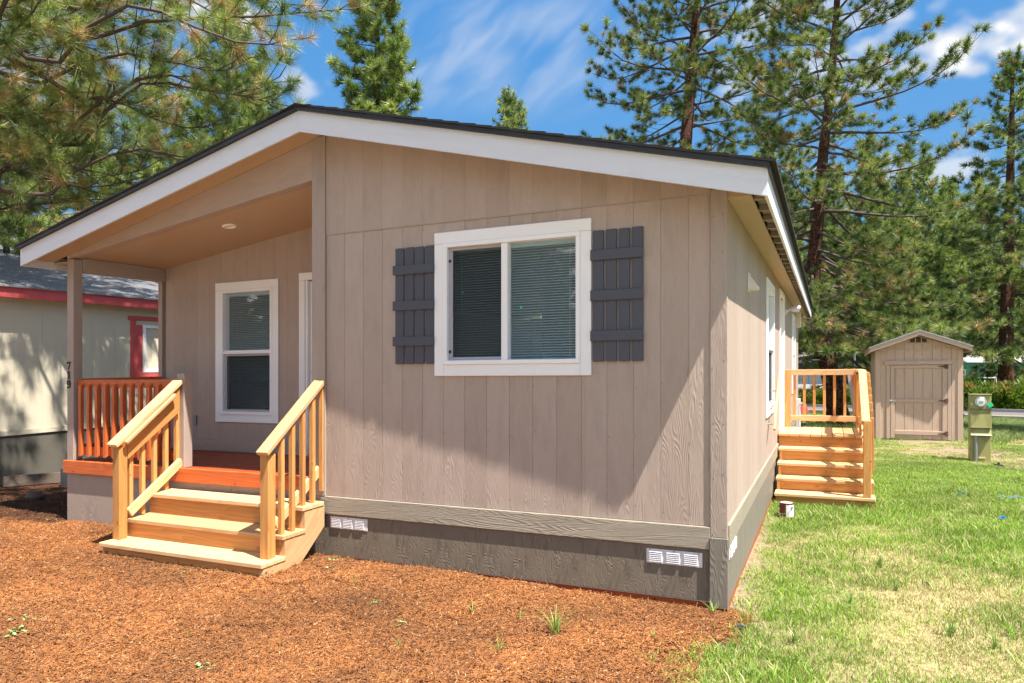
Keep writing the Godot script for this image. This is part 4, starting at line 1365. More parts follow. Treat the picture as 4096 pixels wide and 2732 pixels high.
	m = mb(); prism(m, PackedVector2Array([Vector2(-0.175, 2.333), Vector2(0.175, 2.333), Vector2(0.175, 2.405), Vector2(0, 2.47), Vector2(-0.175, 2.405)]), 2, 0.002, 0.006); obj("mesh", m, M.old_wood, v)
	m = mb(); box(m, Vector3(-0.86, 0.0, -D), Vector3(-0.78, 0.06, -0.02), 2, 0.003); box(m, Vector3(0.78, 0.0, -D), Vector3(0.86, 0.06, -0.02), 2, 0.003); obj("skid", m, M.old_wood, S)
	m = mb(); box(m, Vector3(-0.84, -0.05, -D + 0.1), Vector3(0.84, 0.03, -0.08), 0, 0.0); obj("floor", m, M.dark, S)
	m = mb(); tube(m, [Vector3(-0.88, 2.19, 0.03), Vector3(0.0, 2.165, 0.032), Vector3(0.9, 2.19, 0.03)], [0.004, 0.004, 0.004], 5); obj("cable", m, M.steel, S)
	m = mb(); box(m, Vector3(-1.08, -0.02, -0.4), Vector3(-0.89, 0.30, -0.02), 0, 0.01)
	var bl := obj("concrete_block", m, M.concrete)
	bl.position = S.position
	tag(bl, "grey concrete block standing against the left corner of the shed", "block")
	# orange-edged board leaning behind the shed
	m = mb()
	box(m, Vector3(-0.10, 0, -0.012), Vector3(0.10, 1.75, 0.012), 1, 0.004, Transform3D(Basis(Vector3.BACK, 0.13), Vector3.ZERO))
	var lean := thing("leaning_board", "grey plank with bright orange edge leaning between the pines and the shed", "board", Vector3(1.42, 0.27, -14.4))
	obj("plank", m, M.concrete, lean)
	m = mb(); box(m, Vector3(-0.01, 0.7, 0.013), Vector3(0.101, 1.752, 0.018), 1, 0.002, Transform3D(Basis(Vector3.BACK, 0.13), Vector3.ZERO)); obj("painted_edge", m, M.orange, lean)
	sheared = true

func build_yard_things() -> void:
	sheared = false
	# electric meter pedestal
	var P := thing("meter_pedestal", "olive green electric meter pedestal standing in the grass right of the shed", "utility box", Vector3(3.10, ground(3.1, -9.4) - 0.02, -9.4))
	var m := mb()
	box(m, Vector3(-0.155, 0.0, -0.22), Vector3(0.155, 0.47, -0.03), 1, 0.006); obj("base_panel", m, M.meter, P)
	m = mb()
	prism(m, PackedVector2Array([Vector2(-0.22, 0.472), Vector2(-0.03, 0.472), Vector2(0.02, 0.492), Vector2(-0.02, 0.60), Vector2(-0.22, 0.61)]), 0, -0.155, 0.155); obj("tray", m, M.meter, P)
	m = mb(); box(m, Vector3(-0.157, 0.478, -0.0), Vector3(0.157, 0.492, 0.045), 0, 0.003); obj("lip", m, M.steel, P)
	m = mb(); prism(m, PackedVector2Array([Vector2(-0.22, 0.612), Vector2(0.025, 0.612), Vector2(0.0, 0.93), Vector2(-0.22, 0.93)]), 0, -0.156, 0.156); obj("cover", m, M.meter, P)
	m = mb(); box(m, Vector3(-0.155, 0.932, -0.22), Vector3(0.155, 1.19, -0.015), 1, 0.008); obj("meter_box", m, M.meter, P)
	m = mb(); box(m, Vector3(-0.162, 1.191, -0.225), Vector3(0.162, 1.205, 0.01), 0, 0.004); obj("cap", m, M.meter, P)
	var mt := part("meter", P)
	var face := Transform3D(Basis(Vector3.RIGHT, PI * 0.5), Vector3(-0.005, 1.065, -0.014))
	m = mb(); lathe(m, [Vector2(0.088, 0.0), Vector2(0.088, 0.03), Vector2(0.080, 0.04), Vector2(0.072, 0.04)], 28, face); obj("ring", m, M.steel, mt)
	m = mb(); lathe(m, [Vector2(0.072, 0.04), Vector2(0.068, 0.085), Vector2(0.05, 0.10), Vector2(0.0001, 0.105)], 28, face); obj("dome", m, M.glass, mt)
	m = mb(); lathe(m, [Vector2(0.066, 0.03), Vector2(0.066, 0.05), Vector2(0.0001, 0.05)], 24, face); obj("dial", m, M.plastic_white, mt)
	m = mb(); box(m, Vector3(-0.035, 1.05, 0.037), Vector3(0.028, 1.085, 0.042), 0, 0.001); obj("register", m, M.dim_steel, mt)
	m = mb(); box(m, Vector3(0.06, 0.985, -0.012), Vector3(0.14, 1.05, -0.005), 0, 0.002, Transform3D(Basis(Vector3.BACK, 0.5), Vector3(0.54, 0.07, 0))); obj("tag", m, M.sticker, P)
	m = mb(); box(m, Vector3(-0.01, 0.934, -0.012), Vector3(0.165, 0.948, 0.02), 0, 0.002); obj("seal_bar", m, M.old_wood, P)
	m = mb(); tube(m, [Vector3(-0.075, -0.03, 0.0), Vector3(-0.075, 0.48, 0.0)], [0.028, 0.028], 12); obj("conduit", m, M.dim_steel, P)
	m = mb(); box(m, Vector3(-0.04, 0.06, -0.029), Vector3(0.07, 0.10, 0.0), 0, 0.006); obj("ground_clamp", m, M.meter, P)
	# paint can
	var C := thing("paint_can", "dented paint can with white label and drips beside the side steps", "paint can", Vector3(0.217, ground(0.217, -3.585) - 0.004, -3.585))
	m = mb(); lathe(m, [Vector2(0.0001, 0), Vector2(0.078, 0), Vector2(0.08, 0.004), Vector2(0.078, 0.008), Vector2(0.078, 0.165), Vector2(0.081, 0.168), Vector2(0.081, 0.174), Vector2(0.072, 0.174), Vector2(0.070, 0.166), Vector2(0.0001, 0.166)], 28); obj("body", m, M.can_red, C)
	m = mb()
	for k in 14:
		var a := deg_to_rad(-35.0 + k * 9.0)
		var b := deg_to_rad(-26.0 + k * 9.0)
		m.quad(Vector3(cos(b) * 0.0788, 0.012, sin(b) * 0.0788), Vector3(cos(a) * 0.0788, 0.012, sin(a) * 0.0788), Vector3(cos(a) * 0.0788, 0.150 + 0.004 * (k % 3), sin(a) * 0.0788), Vector3(cos(b) * 0.0788, 0.150 + 0.004 * ((k + 1) % 3), sin(b) * 0.0788))
	obj("label", m, M.plastic_white, C)
	m = mb(); lathe(m, [Vector2(0.068, 0.167), Vector2(0.066, 0.172), Vector2(0.0001, 0.173)], 24); obj("lid", m, M.hood, C)
	m = mb()
	var arc := []
	for k in 11:
		var a := PI * k / 10.0
		arc.append(Vector3(cos(a) * 0.084, 0.125 - sin(a) * 0.075, 0.02 + sin(a) * 0.075).rotated(Vector3.UP, -0.5))
	tube(m, arc, [0.0025, 0.0025, 0.0025, 0.0025, 0.0025, 0.0025, 0.0025, 0.0025, 0.0025, 0.0025, 0.0025], 6)
	obj("handle", m, M.steel, C)
	for e in [0, 10]:
		m = mb(); lathe(m, [Vector2(0.0001, 0.008), Vector2(0.012, 0.004), Vector2(0.014, -0.008)], 10, Transform3D(Basis(Vector3.BACK, -PI * 0.5 if e == 0 else PI * 0.5).rotated(Vector3.UP, -0.5), arc[e])); obj("handle_ear", m, M.steel, C)
	# litter on the lawn
	for q in [[2.25, -5.67, 0.11, 0.3, "crumpled strip of blue tape on the bright grass nearest the steps"], [2.85, -5.65, 0.42, 0.25, "long straight strip of blue tape on the grass at the right edge"], [2.42, -4.17, 0.10, 0.9, "short blue scrap of tape on the grass, nearest the camera"]]:
		m = mb()
		var n := 8
		for k in n:
			var a := Vector3((k * 1.0 / n - 0.5) * q[2], 0.045 + 0.014 * sin(k * 1.9), 0.01 * sin(k * 1.1))
			var b := Vector3(((k + 1.0) / n - 0.5) * q[2], 0.045 + 0.014 * sin((k + 1) * 1.9), 0.01 * sin((k + 1) * 1.1))
			m.quad(a + Vector3(0, 0, 0.012), b + Vector3(0, 0.004, 0.012), b + Vector3(0, 0.006, -0.012), a + Vector3(0, 0, -0.012))
		var o := obj("tape_strip", m, M.tape_blue)
		o.position = Vector3(q[0], ground(q[0], q[1]), q[1])
		o.rotation.y = q[3]
		tag(o, q[4], "tape strip", "blue tape scraps on the lawn")
	m = mb()
	prism(m, PackedVector2Array([Vector2(-0.06, 0), Vector2(0.07, 0), Vector2(0.05, 0.035), Vector2(0.0, 0.03), Vector2(-0.05, 0.045)]), 2, -0.035, 0.035)
	tube(m, [Vector3(0.0, 0.03, 0), Vector3(0.0, 0.07, 0.0)], [0.022, 0.02], 8)
	var sp := obj("sprinkler_valve", m, M.block)
	sp.position = Vector3(3.26, ground(3.26, -8.87), -8.87)
	tag(sp, "small black irrigation fitting on bare soil in front of the meter pedestal", "irrigation fitting")
	m = mb()
	prism(m, PackedVector2Array([Vector2(-0.04, 0), Vector2(0.04, 0), Vector2(0.035, 0.012), Vector2(0.0, 0.02), Vector2(-0.035, 0.014)]), 2, -0.016, 0.016)
	var bit := obj("plastic_scrap", m, M.block)
	bit.position = Vector3(0.115, ground(0.115, 0.235) + 0.012, 0.235)
	bit.rotation.y = 0.4
	tag(bit, "black scrap of plastic on the soil just off the house corner", "plastic scrap")
	# flat stone at the corner of the house, and pebbles in the bark
	for q in [[0.02, 0.16, 0.075, "flat pale stone half buried at the front corner of the house"], [-1.61, 0.488, 0.016, "small white pebble in the bark below the big window"], [-2.142, 1.528, 0.015, "rounded pale pebble in the bark near the bottom of the picture"], [-0.95, 2.0, 0.012, "grey pebble in the bark at the bottom edge"], [-3.22, 0.28, 0.014, "white pebble beside the right stair stringer"]]:
		m = mb()
		lathe(m, [Vector2(0.0001, 0.32), Vector2(0.6, 0.25), Vector2(1.0, 0.0), Vector2(0.8, -0.2)], 9, Transform3D(Basis(Vector3.UP, rng.randf() * TAU).scaled(Vector3(q[2] * 1.3, q[2], q[2] * 0.8)), Vector3.ZERO))
		var o := obj("stone", m, M.stone)
		o.position = Vector3(q[0], mulch_height(q[0], q[1]) + q[2] * 0.22, q[1])
		tag(o, q[3], "stone", "stones in the mulch bed")
	# things lying between the two houses
	var put := func(called: String, mm: MB, mt2: Material, x: float, z: float, turn: float, label: String, cat: String) -> void:
		var o := obj(called, mm, mt2)
		o.position = Vector3(x, ground(x, z), z)
		o.rotation.y = turn
		tag(o, label, cat)
	m = mb(); box(m, Vector3(-0.45, 0, -0.03), Vector3(0.45, 0.17, 0.03), 0, 0.012, Transform3D(Basis(Vector3.RIGHT, -0.3), Vector3(0, 0.01, 0)))
	put.call("old_plank", m, M.old_wood, -9.75, -1.35, 1.15, "dark weathered plank on edge against the beige house's skirting", "plank")
	m = mb(); prism(m, PackedVector2Array([Vector2(-0.22, 0), Vector2(0.25, 0), Vector2(0.22, 0.06), Vector2(-0.1, 0.26), Vector2(-0.22, 0.28)]), 2, -0.05, 0.05)
	put.call("plastic_edging", m, M.block, -9.15, -1.5, 0.5, "black wedge of plastic edging at the end of the weathered plank", "edging")
	m = mb(); box(m, Vector3(-0.2, 0, -0.1), Vector3(0.2, 0.19, 0.1), 0, 0.015)
	put.call("paver_block", m, M.block, -8.35, -1.0, -0.5, "dark grey block lying next to the porch skirting", "block")
	m = mb(); box(m, Vector3(-0.2, 0, -0.1), Vector3(0.2, 0.10, 0.1), 0, 0.015)
	put.call("paver_block", m, M.concrete, -8.2, -2.0, 0.3, "pale grey paver behind the dark block in the side yard", "block")
	m = mb(); lathe(m, [Vector2(0.0001, 0.14), Vector2(0.07, 0.13), Vector2(0.11, 0.06), Vector2(0.09, 0.0)], 14)
	put.call("rusty_pot", m, M.rust, -8.6, -0.55, 0.0, "rusty brown dome half hidden in the shade beside the porch", "pot")
	m = mb()
	for k in 5:
		prism(m, PackedVector2Array([Vector2(-0.14 + k * 0.02, 0), Vector2(0.15 - k * 0.01, 0), Vector2(0.04, 0.62 - k * 0.06), Vector2(-0.03, 0.55 - k * 0.05)]), 2, -0.1 + k * 0.045, -0.06 + k * 0.045)
	put.call("plastic_sheet", m, M.sheet_white, -8.35, -2.4, 0.4, "bunched white plastic sheet standing behind the porch corner", "sheet")
	for q in [[-8.5, -2.9, "folded blue tarpaulin nearest the porch post"], [-8.2, -3.6, "blue tarpaulin bundle seen between the left railing balusters"], [-7.8, -3.9, "blue tarpaulin bundle farther right behind the railing"]]:
		m = mb()
		lathe(m, [Vector2(0.0001, 0.62), Vector2(0.09, 0.58), Vector2(0.13, 0.4), Vector2(0.11, 0.2), Vector2(0.16, 0.0)], 7)
		var o := obj("blue_tarpaulin", m, M.tape_blue)
		o.position = Vector3(q[0], ground(q[0], q[1]), q[1])
		tag(o, q[2], "tarpaulin", "blue bundles in the side yard")
	# red tag and pipe behind the landing
	var V := thing("standpipe", "short white standpipe with a red tag behind the side landing", "standpipe", Vector3(0.16, ground(0.16, -9.5), -9.5))
	m = mb(); tube(m, [Vector3(0, 0, 0), Vector3(0, 0.95, 0), Vector3(0.05, 1.0, 0)], [0.018, 0.018, 0.02], 8); obj("pipe", m, M.plastic_white, V)
	m = mb(); box(m, Vector3(0.02, 0.80, 0.0), Vector3(0.15, 0.95, 0.012), 1, 0.003, Transform3D(Basis(Vector3.BACK, 0.25), Vector3(0.22, 0, 0))); obj("tag", m, M.pink, V)
	sheared = true

func build_neighbours() -> void:
	var N := thing("neighbour_house", "beige house with red fascia and grey shingle roof left of the porch", "house")
	var m := mb()
	var X := -10.3
	# wall boards facing the yard
	var xf := Transform3D(Basis(Vector3(0, 0, -1), Vector3(0, 1, 0), Vector3(1, 0, 0)), Vector3(X, 0, 0))
	m = mb(); box(m, Vector3(0.9, 0.05, -0.2), Vector3(14.0, 3.0, -0.0045), 1, 0.0, xf); obj("wall", m, M.beige, N)
	boards(N, 0.9, 9.0, 0.93, func(_x): return 2.93, [[3.3, 4.9, 1.72, 2.6]], xf, M.beige, 0.405)
	m = mb(); box(m, Vector3(X - 6.0, 0.05, -14.0), Vector3(X - 0.2, 3.0, -0.9), 1, 0.0); obj("wall", m, M.beige, N)
	m = mb(); box(m, Vector3(0.85, 0.845, -0.02), Vector3(14.0, 0.928, 0.02), 0, 0.004, xf); obj("belt_board", m, M.beige, N)
	for k in 8:
		m = mb(); box(m, Vector3(0.9 + k * 1.22, 0.0, -0.012), Vector3(0.9 + k * 1.22 + 1.212, 0.842, -0.002), 1, 0.002, xf); obj("skirt_panel", m, M.beige_dark, N)
	m = mb(); box(m, Vector3(X + 0.215, 2.85, -14.2), Vector3(X + 0.24, 3.02, -0.6), 2, 0.004); obj("fascia_board", m, M.red, N)
	m = mb(); box(m, Vector3(X, 2.93, -14.2), Vector3(X + 0.214, 2.95, -0.62), 2, 0.0); obj("soffit", m, M.beige, N)
	for k in 21:
		var d0 := 3.2 * k / 21.0
		var d1 := 3.2 * (k + 1) / 21.0 + 0.03
		m = mb()
		prism(m, PackedVector2Array([Vector2(X + 0.28 - d0, 3.0 + d0 * 0.29), Vector2(X + 0.28 - d1, 2.998 + d1 * 0.29), Vector2(X + 0.28 - d1, 3.008 + d1 * 0.29), Vector2(X + 0.28 - d0, 3.03 + d0 * 0.29)]), 2, -14.3, -0.5)
		obj("shingle_course", m, M.roof_grey, N)
	m = mb(); prism(m, PackedVector2Array([Vector2(X + 0.2, 2.96), Vector2(X - 2.95, 3.88), Vector2(X - 6.2, 2.96)]), 2, -14.0, -0.9); obj("gable", m, M.beige, N)
	m = mb(); prism(m, PackedVector2Array([Vector2(X - 2.95, 3.94), Vector2(X - 6.4, 2.98), Vector2(X - 6.4, 3.02), Vector2(X - 2.95, 3.98)]), 2, -14.3, -0.5); obj("roof", m, M.roof_grey, N)
	var w := part("window", N)
	for q in [[3.20, 3.30, 1.66, 2.65, 0.022], [3.302, 3.43, 1.74, 2.57, 0.014], [4.70, 4.96, 1.66, 2.65, 0.022]]:
		m = mb(); box(m, Vector3(q[0], q[2], 0.001), Vector3(q[1], q[3], q[4]), 1, 0.003, xf); obj("trim_board", m, M.red, w)
	m = mb(); box(m, Vector3(3.15, 2.651, 0.001), Vector3(5.0, 2.72, 0.03), 0, 0.004, xf); obj("trim_board", m, M.red, w)
	m = mb(); box(m, Vector3(3.302, 1.66, 0.001), Vector3(4.698, 1.738, 0.022), 0, 0.004, xf); obj("trim_board", m, M.red, w)
	m = mb()
	for q in [[3.432, 3.49, 1.74, 2.57], [4.64, 4.698, 1.74, 2.57], [3.49, 4.64, 1.74, 1.79], [3.49, 4.64, 2.52, 2.57]]:
		box(m, Vector3(q[0], q[2], -0.05), Vector3(q[1], q[3], 0.03), 1, 0.003, xf)
	obj("frame", m, M.vinyl, w)
	m = mb(); m.quad(xf * Vector3(3.49, 1.79, -0.01), xf * Vector3(4.64, 1.79, -0.01), xf * Vector3(4.64, 2.52, -0.01), xf * Vector3(3.49, 2.52, -0.01)); obj("pane", m, M.glass, w)
	m = mb(); box(m, Vector3(3.43, 1.74, -0.012), Vector3(4.70, 2.57, -0.0115), 0, 0.0, xf); obj("curtain", m, M.grey_frame, w)
	sheared = false
	# blue-grey building across the street
	var F := Transform3D(Basis(rt, Vector3.UP, -fw), Vector3.ZERO)
	var B := thing("blue_building", "long blue-grey building across the street behind the landing", "building", Vector3.ZERO)
	var a := spot(3100, 1533, 52)
	B.position = Vector3(a.x, 0.45, a.z)
	var len := (3475.0 - 3100.0) / FPX * 52.0
	m = mb(); box(m, Vector3(-6, 0, -8), Vector3(len - 0.9, 2.75, -0.01), 1, 0.0, F); obj("wall", m, M.blue_wall, B)
	for k in 18:
		m = mb(); box(m, Vector3(-2 + k * 0.45, 1.15, -0.009), Vector3(-2 + k * 0.45 + 0.43, 2.75, 0.02), 1, 0.004, F); obj("siding_board", m, M.blue_wall, B)
	m = mb(); box(m, Vector3(-6, 0.0, -0.009), Vector3(len - 0.92, 1.15, 0.012), 1, 0.0, F); obj("lower_wall", m, M.pale_wall, B)
	m = mb(); prism(m, PackedVector2Array([Vector2(-7, 2.45), Vector2(1.2, 3.05), Vector2(5.0, 3.7), Vector2(7.2, 3.55), Vector2(7.2, 3.85), Vector2(5.0, 4.0), Vector2(1.2, 3.33), Vector2(-7, 2.7)]), 2, -8, 0.5)
	for i in m.v.size():
		m.v[i] = F * m.v[i]; m.n[i] = F.basis * m.n[i]
	obj("roof", m, M.roof_light, B)
	m = mb(); prism(m, PackedVector2Array([Vector2(-7, 2.44), Vector2(1.2, 3.04), Vector2(1.2, 3.20), Vector2(-7, 2.58)]), 2, 0.5, 0.55)
	for i in m.v.size():
		m.v[i] = F * m.v[i]; m.n[i] = F.basis * m.n[i]
	obj("fascia_board", m, M.blue_wall, B)
	m = mb(); box(m, Vector3(len - 0.88, 0, -8), Vector3(len + 1.2, 3.5, -1.0), 1, 0.0, F); obj("wall", m, M.blue_wall, B)
	m = mb(); box(m, Vector3(len - 0.85, 1.2, -0.99), Vector3(len - 0.1, 2.0, -0.95), 1, 0.0, F); obj("window", m, M.roof_light, B)
	# teal house
	var T := thing("teal_house", "teal house with pale roof and white-framed windows beyond the hedge", "house", Vector3.ZERO)
	a = spot(3780, 1533, 50)
	T.position = Vector3(a.x, 0.5, a.z)
	m = mb(); box(m, Vector3(-1, 0, -9), Vector3(14, 2.55, -0.02), 1, 0.0, F); obj("wall", m, M.teal, T)
	for k in 30:
		m = mb(); box(m, Vector3(-1 + k * 0.41, 0.0, -0.019), Vector3(-1 + k * 0.41 + 0.395, 2.5, 0.0), 1, 0.004, F); obj("siding_board", m, M.teal, T)
	m = mb(); box(m, Vector3(-1.4, 2.42, 0.25), Vector3(14, 2.62, 0.4), 0, 0.004, F); obj("fascia_board", m, M.teal_dark, T)
	m = mb(); prism(m, PackedVector2Array([Vector2(0.45, 2.60), Vector2(-4.5, 3.75), Vector2(-9.0, 2.6), Vector2(-9.0, 2.7), Vector2(-4.5, 3.85), Vector2(0.45, 2.68)]), 0, -1.5, 14.0)
	for i in m.v.size():
		m.v[i] = F * m.v[i]; m.n[i] = F.basis * m.n[i]
	obj("roof", m, M.roof_light, T)
	for q in [[0.75, 1.45, 1.35, 2.15], [2.75, 3.6, 0.15, 2.15], [3.95, 4.6, 0.3, 2.15], [8.0, 9.2, 1.1, 2.1]]:
		var w2 := part("window", T)
		m = mb()
		box(m, Vector3(q[0], q[2], 0.001), Vector3(q[0] + 0.09, q[3], 0.04), 1, 0.004, F)
		box(m, Vector3(q[1] - 0.09, q[2], 0.001), Vector3(q[1], q[3], 0.04), 1, 0.004, F)
		box(m, Vector3(q[0] + 0.09, q[3] - 0.09, 0.001), Vector3(q[1] - 0.09, q[3], 0.04), 0, 0.004, F)
		box(m, Vector3(q[0] + 0.09, q[2], 0.001), Vector3(q[1] - 0.09, q[2] + 0.08, 0.04), 0, 0.004, F)
		box(m, Vector3(q[0] + 0.09, (q[2] + q[3]) * 0.5 - 0.03, 0.001), Vector3(q[1] - 0.09, (q[2] + q[3]) * 0.5 + 0.03, 0.035), 0, 0.004, F)
		obj("frame", m, M.vinyl, w2)
		m = mb(); box(m, Vector3(q[0] + 0.09, q[2] + 0.08, 0.001), Vector3(q[1] - 0.09, q[3] - 0.09, 0.01), 0, 0.0, F); obj("pane", m, M.dark, w2)
	# white curved rails of a parked trailer in front of the teal house
	var R := thing("white_rail", "curved white pipe rails rising out of the hedge in front of the teal house", "railing", Vector3.ZERO)
	a = spot(3980, 1520, 46)
	R.position = a
	m = mb(); tube(m, [F.basis * Vector3(-1.2, -0.1, 0), F.basis * Vector3(-1.05, 0.12, 0), F.basis * Vector3(0.1, 0.15, 0)], [0.05, 0.05, 0.05], 8); obj("rail", m, M.plastic_white, R)
	m = mb(); tube(m, [F.basis * Vector3(-0.65, 0.42, 0), F.basis * Vector3(-0.2, 0.44, 0), F.basis * Vector3(0.25, 0.30, 0)], [0.06, 0.06, 0.06], 8); obj("rail", m, M.plastic_white, R)
	for x in [-0.9, 0.05]:
		m = mb(); tube(m, [F.basis * Vector3(x, -1.4, 0), F.basis * Vector3(x, 0.13, 0)], [0.04, 0.04], 8); obj("post", m, M.plastic_white, R)
	sheared = true

func build_road() -> void:
	sheared = false
	# the street runs obliquely behind the lots
	var p0 := spot(3310, 1533, 36.5)
	var p1 := spot(3960, 1533, 30.6)
	var d := Vector3(p1.x - p0.x, 0, p1.z - p0.z).normalized()
	var n := Vector3(d.z, 0, -d.x)
	if n.dot(fw) > 0.0:
		n = -n
	var at := func(s: float, o: float, y: float) -> Vector3: return Vector3(p0.x, 0.40 + y, p0.z) + d * s + n * o
	var strip := func(called: String, o0: float, o1: float, y: float, mt: Material, label: String, cat: String) -> void:
		var m := mb()
		m.uo = Vector2.ZERO
		for k in 20:
			var s0 := -60.0 + k * 5.0
			var q := [at.call(s0, o0, y), at.call(s0 + 5.0, o0, y), at.call(s0 + 5.0, o1, y), at.call(s0, o1, y)]
			var uv := [Vector2(s0, o0), Vector2(s0 + 5.0, o0), Vector2(s0 + 5.0, o1), Vector2(s0, o1)]
			if (q[1] - q[0]).cross(q[2] - q[0]).y < 0.0:
				q.reverse(); uv.reverse()
			m.quad(q[0], q[1], q[2], q[3], uv[0], uv[1], uv[2], uv[3])
		var ob := obj(called, m, mt)
		kind(ob, "structure")
		tag(ob, label, cat)
	var fm := mb()
	fm.uo = Vector2.ZERO
	for k in 24:
		var xa := -48.0 + k * 4.0
		fm.quad(Vector3(xa, -0.12, 12.0), Vector3(xa + 4.0, -0.12, 12.0), Vector3(xa + 4.0, -0.12, 5.6), Vector3(xa, -0.12, 5.6), Vector2(xa, 12), Vector2(xa + 4.0, 12), Vector2(xa + 4.0, 5.6), Vector2(xa, 5.6))
	var bounce_lane := obj("bounce_lane", fm, M.concrete)  # unseen pale slab added to bounce sunlight onto the shaded front wall
	kind(bounce_lane, "structure")
	tag(bounce_lane, "pale concrete lane added unseen behind the camera to bounce sunlight onto the front wall", "bounce_lane")
	strip.call("road", 0.0, 7.2, 0.015, M.asphalt, "grey asphalt street running behind the back yard", "road")
	strip.call("road_marking", 3.45, 3.58, 0.020, M.yellow, "yellow centre line on the street, far stripe", "road marking")
	strip.call("road_marking", 3.75, 3.88, 0.020, M.yellow, "yellow centre line on the street, near stripe", "road marking")
	for o in [0.0, 7.2]:
		var m := mb()
		var a := -0.15 if o == 0.0 else 0.0
		for k in 20:
			var s0 := -60.0 + k * 5.0
			var lo: Array = [at.call(s0, o + a, -0.1), at.call(s0 + 5.0, o + a, -0.1), at.call(s0 + 5.0, o + a + 0.15, -0.1), at.call(s0, o + a + 0.15, -0.1)]
			var hi: Array = [at.call(s0, o + a, 0.14), at.call(s0 + 5.0, o + a, 0.14), at.call(s0 + 5.0, o + a + 0.15, 0.14), at.call(s0, o + a + 0.15, 0.14)]
			var sg: bool = (hi[1] - hi[0]).cross(hi[2] - hi[0]).y > 0.0
			for e in 4:
				var f := (e + 1) % 4
				if sg:
					m.quad(lo[e], lo[f], hi[f], hi[e])
				else:
					m.quad(lo[f], lo[e], hi[e], hi[f])
			if sg:
				m.quad(hi[0], hi[1], hi[2], hi[3])
			else:
				m.quad(hi[3], hi[2], hi[1], hi[0])
		var ob := obj("kerb", m, M.concrete)
		kind(ob, "structure")
		tag(ob, "concrete kerb along the far side of the street" if o == 0.0 else "concrete kerb along the near side of the street", "kerb")
	var m2 := mb()
	tube(m2, [Vector3(0, 0, 0), Vector3(0, 3.6, 0)], [0.07, 0.05], 10)
	var pole := obj("street_pole", m2, M.dim_steel)
	var q := spot(3418, 1533, 35.0)
	pole.position = Vector3(q.x, 0.40, q.z)
	tag(pole, "thin grey metal pole by the street behind the landing", "pole")
	m2 = mb()
	tube(m2, [Vector3(0, 0, 0), Vector3(0.01, 0.35, 0), Vector3(0.05, 0.5, 0)], [0.07, 0.06, 0.05], 8)
	tube(m2, [Vector3(0, 0.3, 0), Vector3(-0.1, 0.42, 0)], [0.05, 0.035], 6)
	var hy := obj("stump", m2, M.twig)
	q = spot(3842, 1690, 19.5)
	hy.position = Vector3(q.x, ground(q.x, q.z) - 0.02, q.z)
	tag(hy, "small dark stump in the grass right of the shed", "stump")
	sheared = true

# ------------------------------------------------------------------ trees
func tuft_mesh(needles: int, len: float, width: float, spread0: float, spread1: float) -> ArrayMesh:
	sheared = false
	var m := mb(true)
	sheared = true
	for i in needles:
		var y := rng.randf_range(-0.35, 0.06) * len
		var a := rng.randf() * TAU
		var f := deg_to_rad(rng.randf_range(spread0, spread1))
		if y > 0.0:
			f *= 0.6
		var d := Vector3(cos(a) * sin(f), cos(f), sin(a) * sin(f))
		var s := d.cross(Vector3(rng.randfn(), rng.randfn(), rng.randfn())).normalized() * width * 0.5
		var p := Vector3(0, y, 0)
		var l := len * rng.randf_range(0.7, 1.1)
		var k := rng.randf_range(0.72, 1.25)
		var c := Color(k * rng.randf_range(0.9, 1.15), k, k * rng.randf_range(0.8, 1.1))
		var sag := Vector3(0, -l * 0.06, 0)
		m.tri(p - s, p + s, p + d * l + sag, Vector2.ZERO, Vector2.ZERO, Vector2.ZERO, c)
	return m.mesh()

func facing(p: Vector3, d: Vector3, s: float) -> Transform3D:
	var y := d.normalized()
	var x := y.cross(Vector3(0.3, 0.2, 0.93)).normalized()
	return Transform3D(Basis(x * s, y * s, x.cross(y) * s), p).rotated_local(Vector3.UP, rng.randf() * TAU)

func needle_tint(dead: float) -> Color:
	if rng.randf() < dead:
		return Color(0.44, 0.31, 0.16) * rng.randf_range(0.7, 1.15)
	var k := rng.randf()
	var c := Vector3(0.085, 0.142, 0.036).lerp(Vector3(0.33, 0.385, 0.125), k * k)
	return Color(c.x, c.y, c.z)

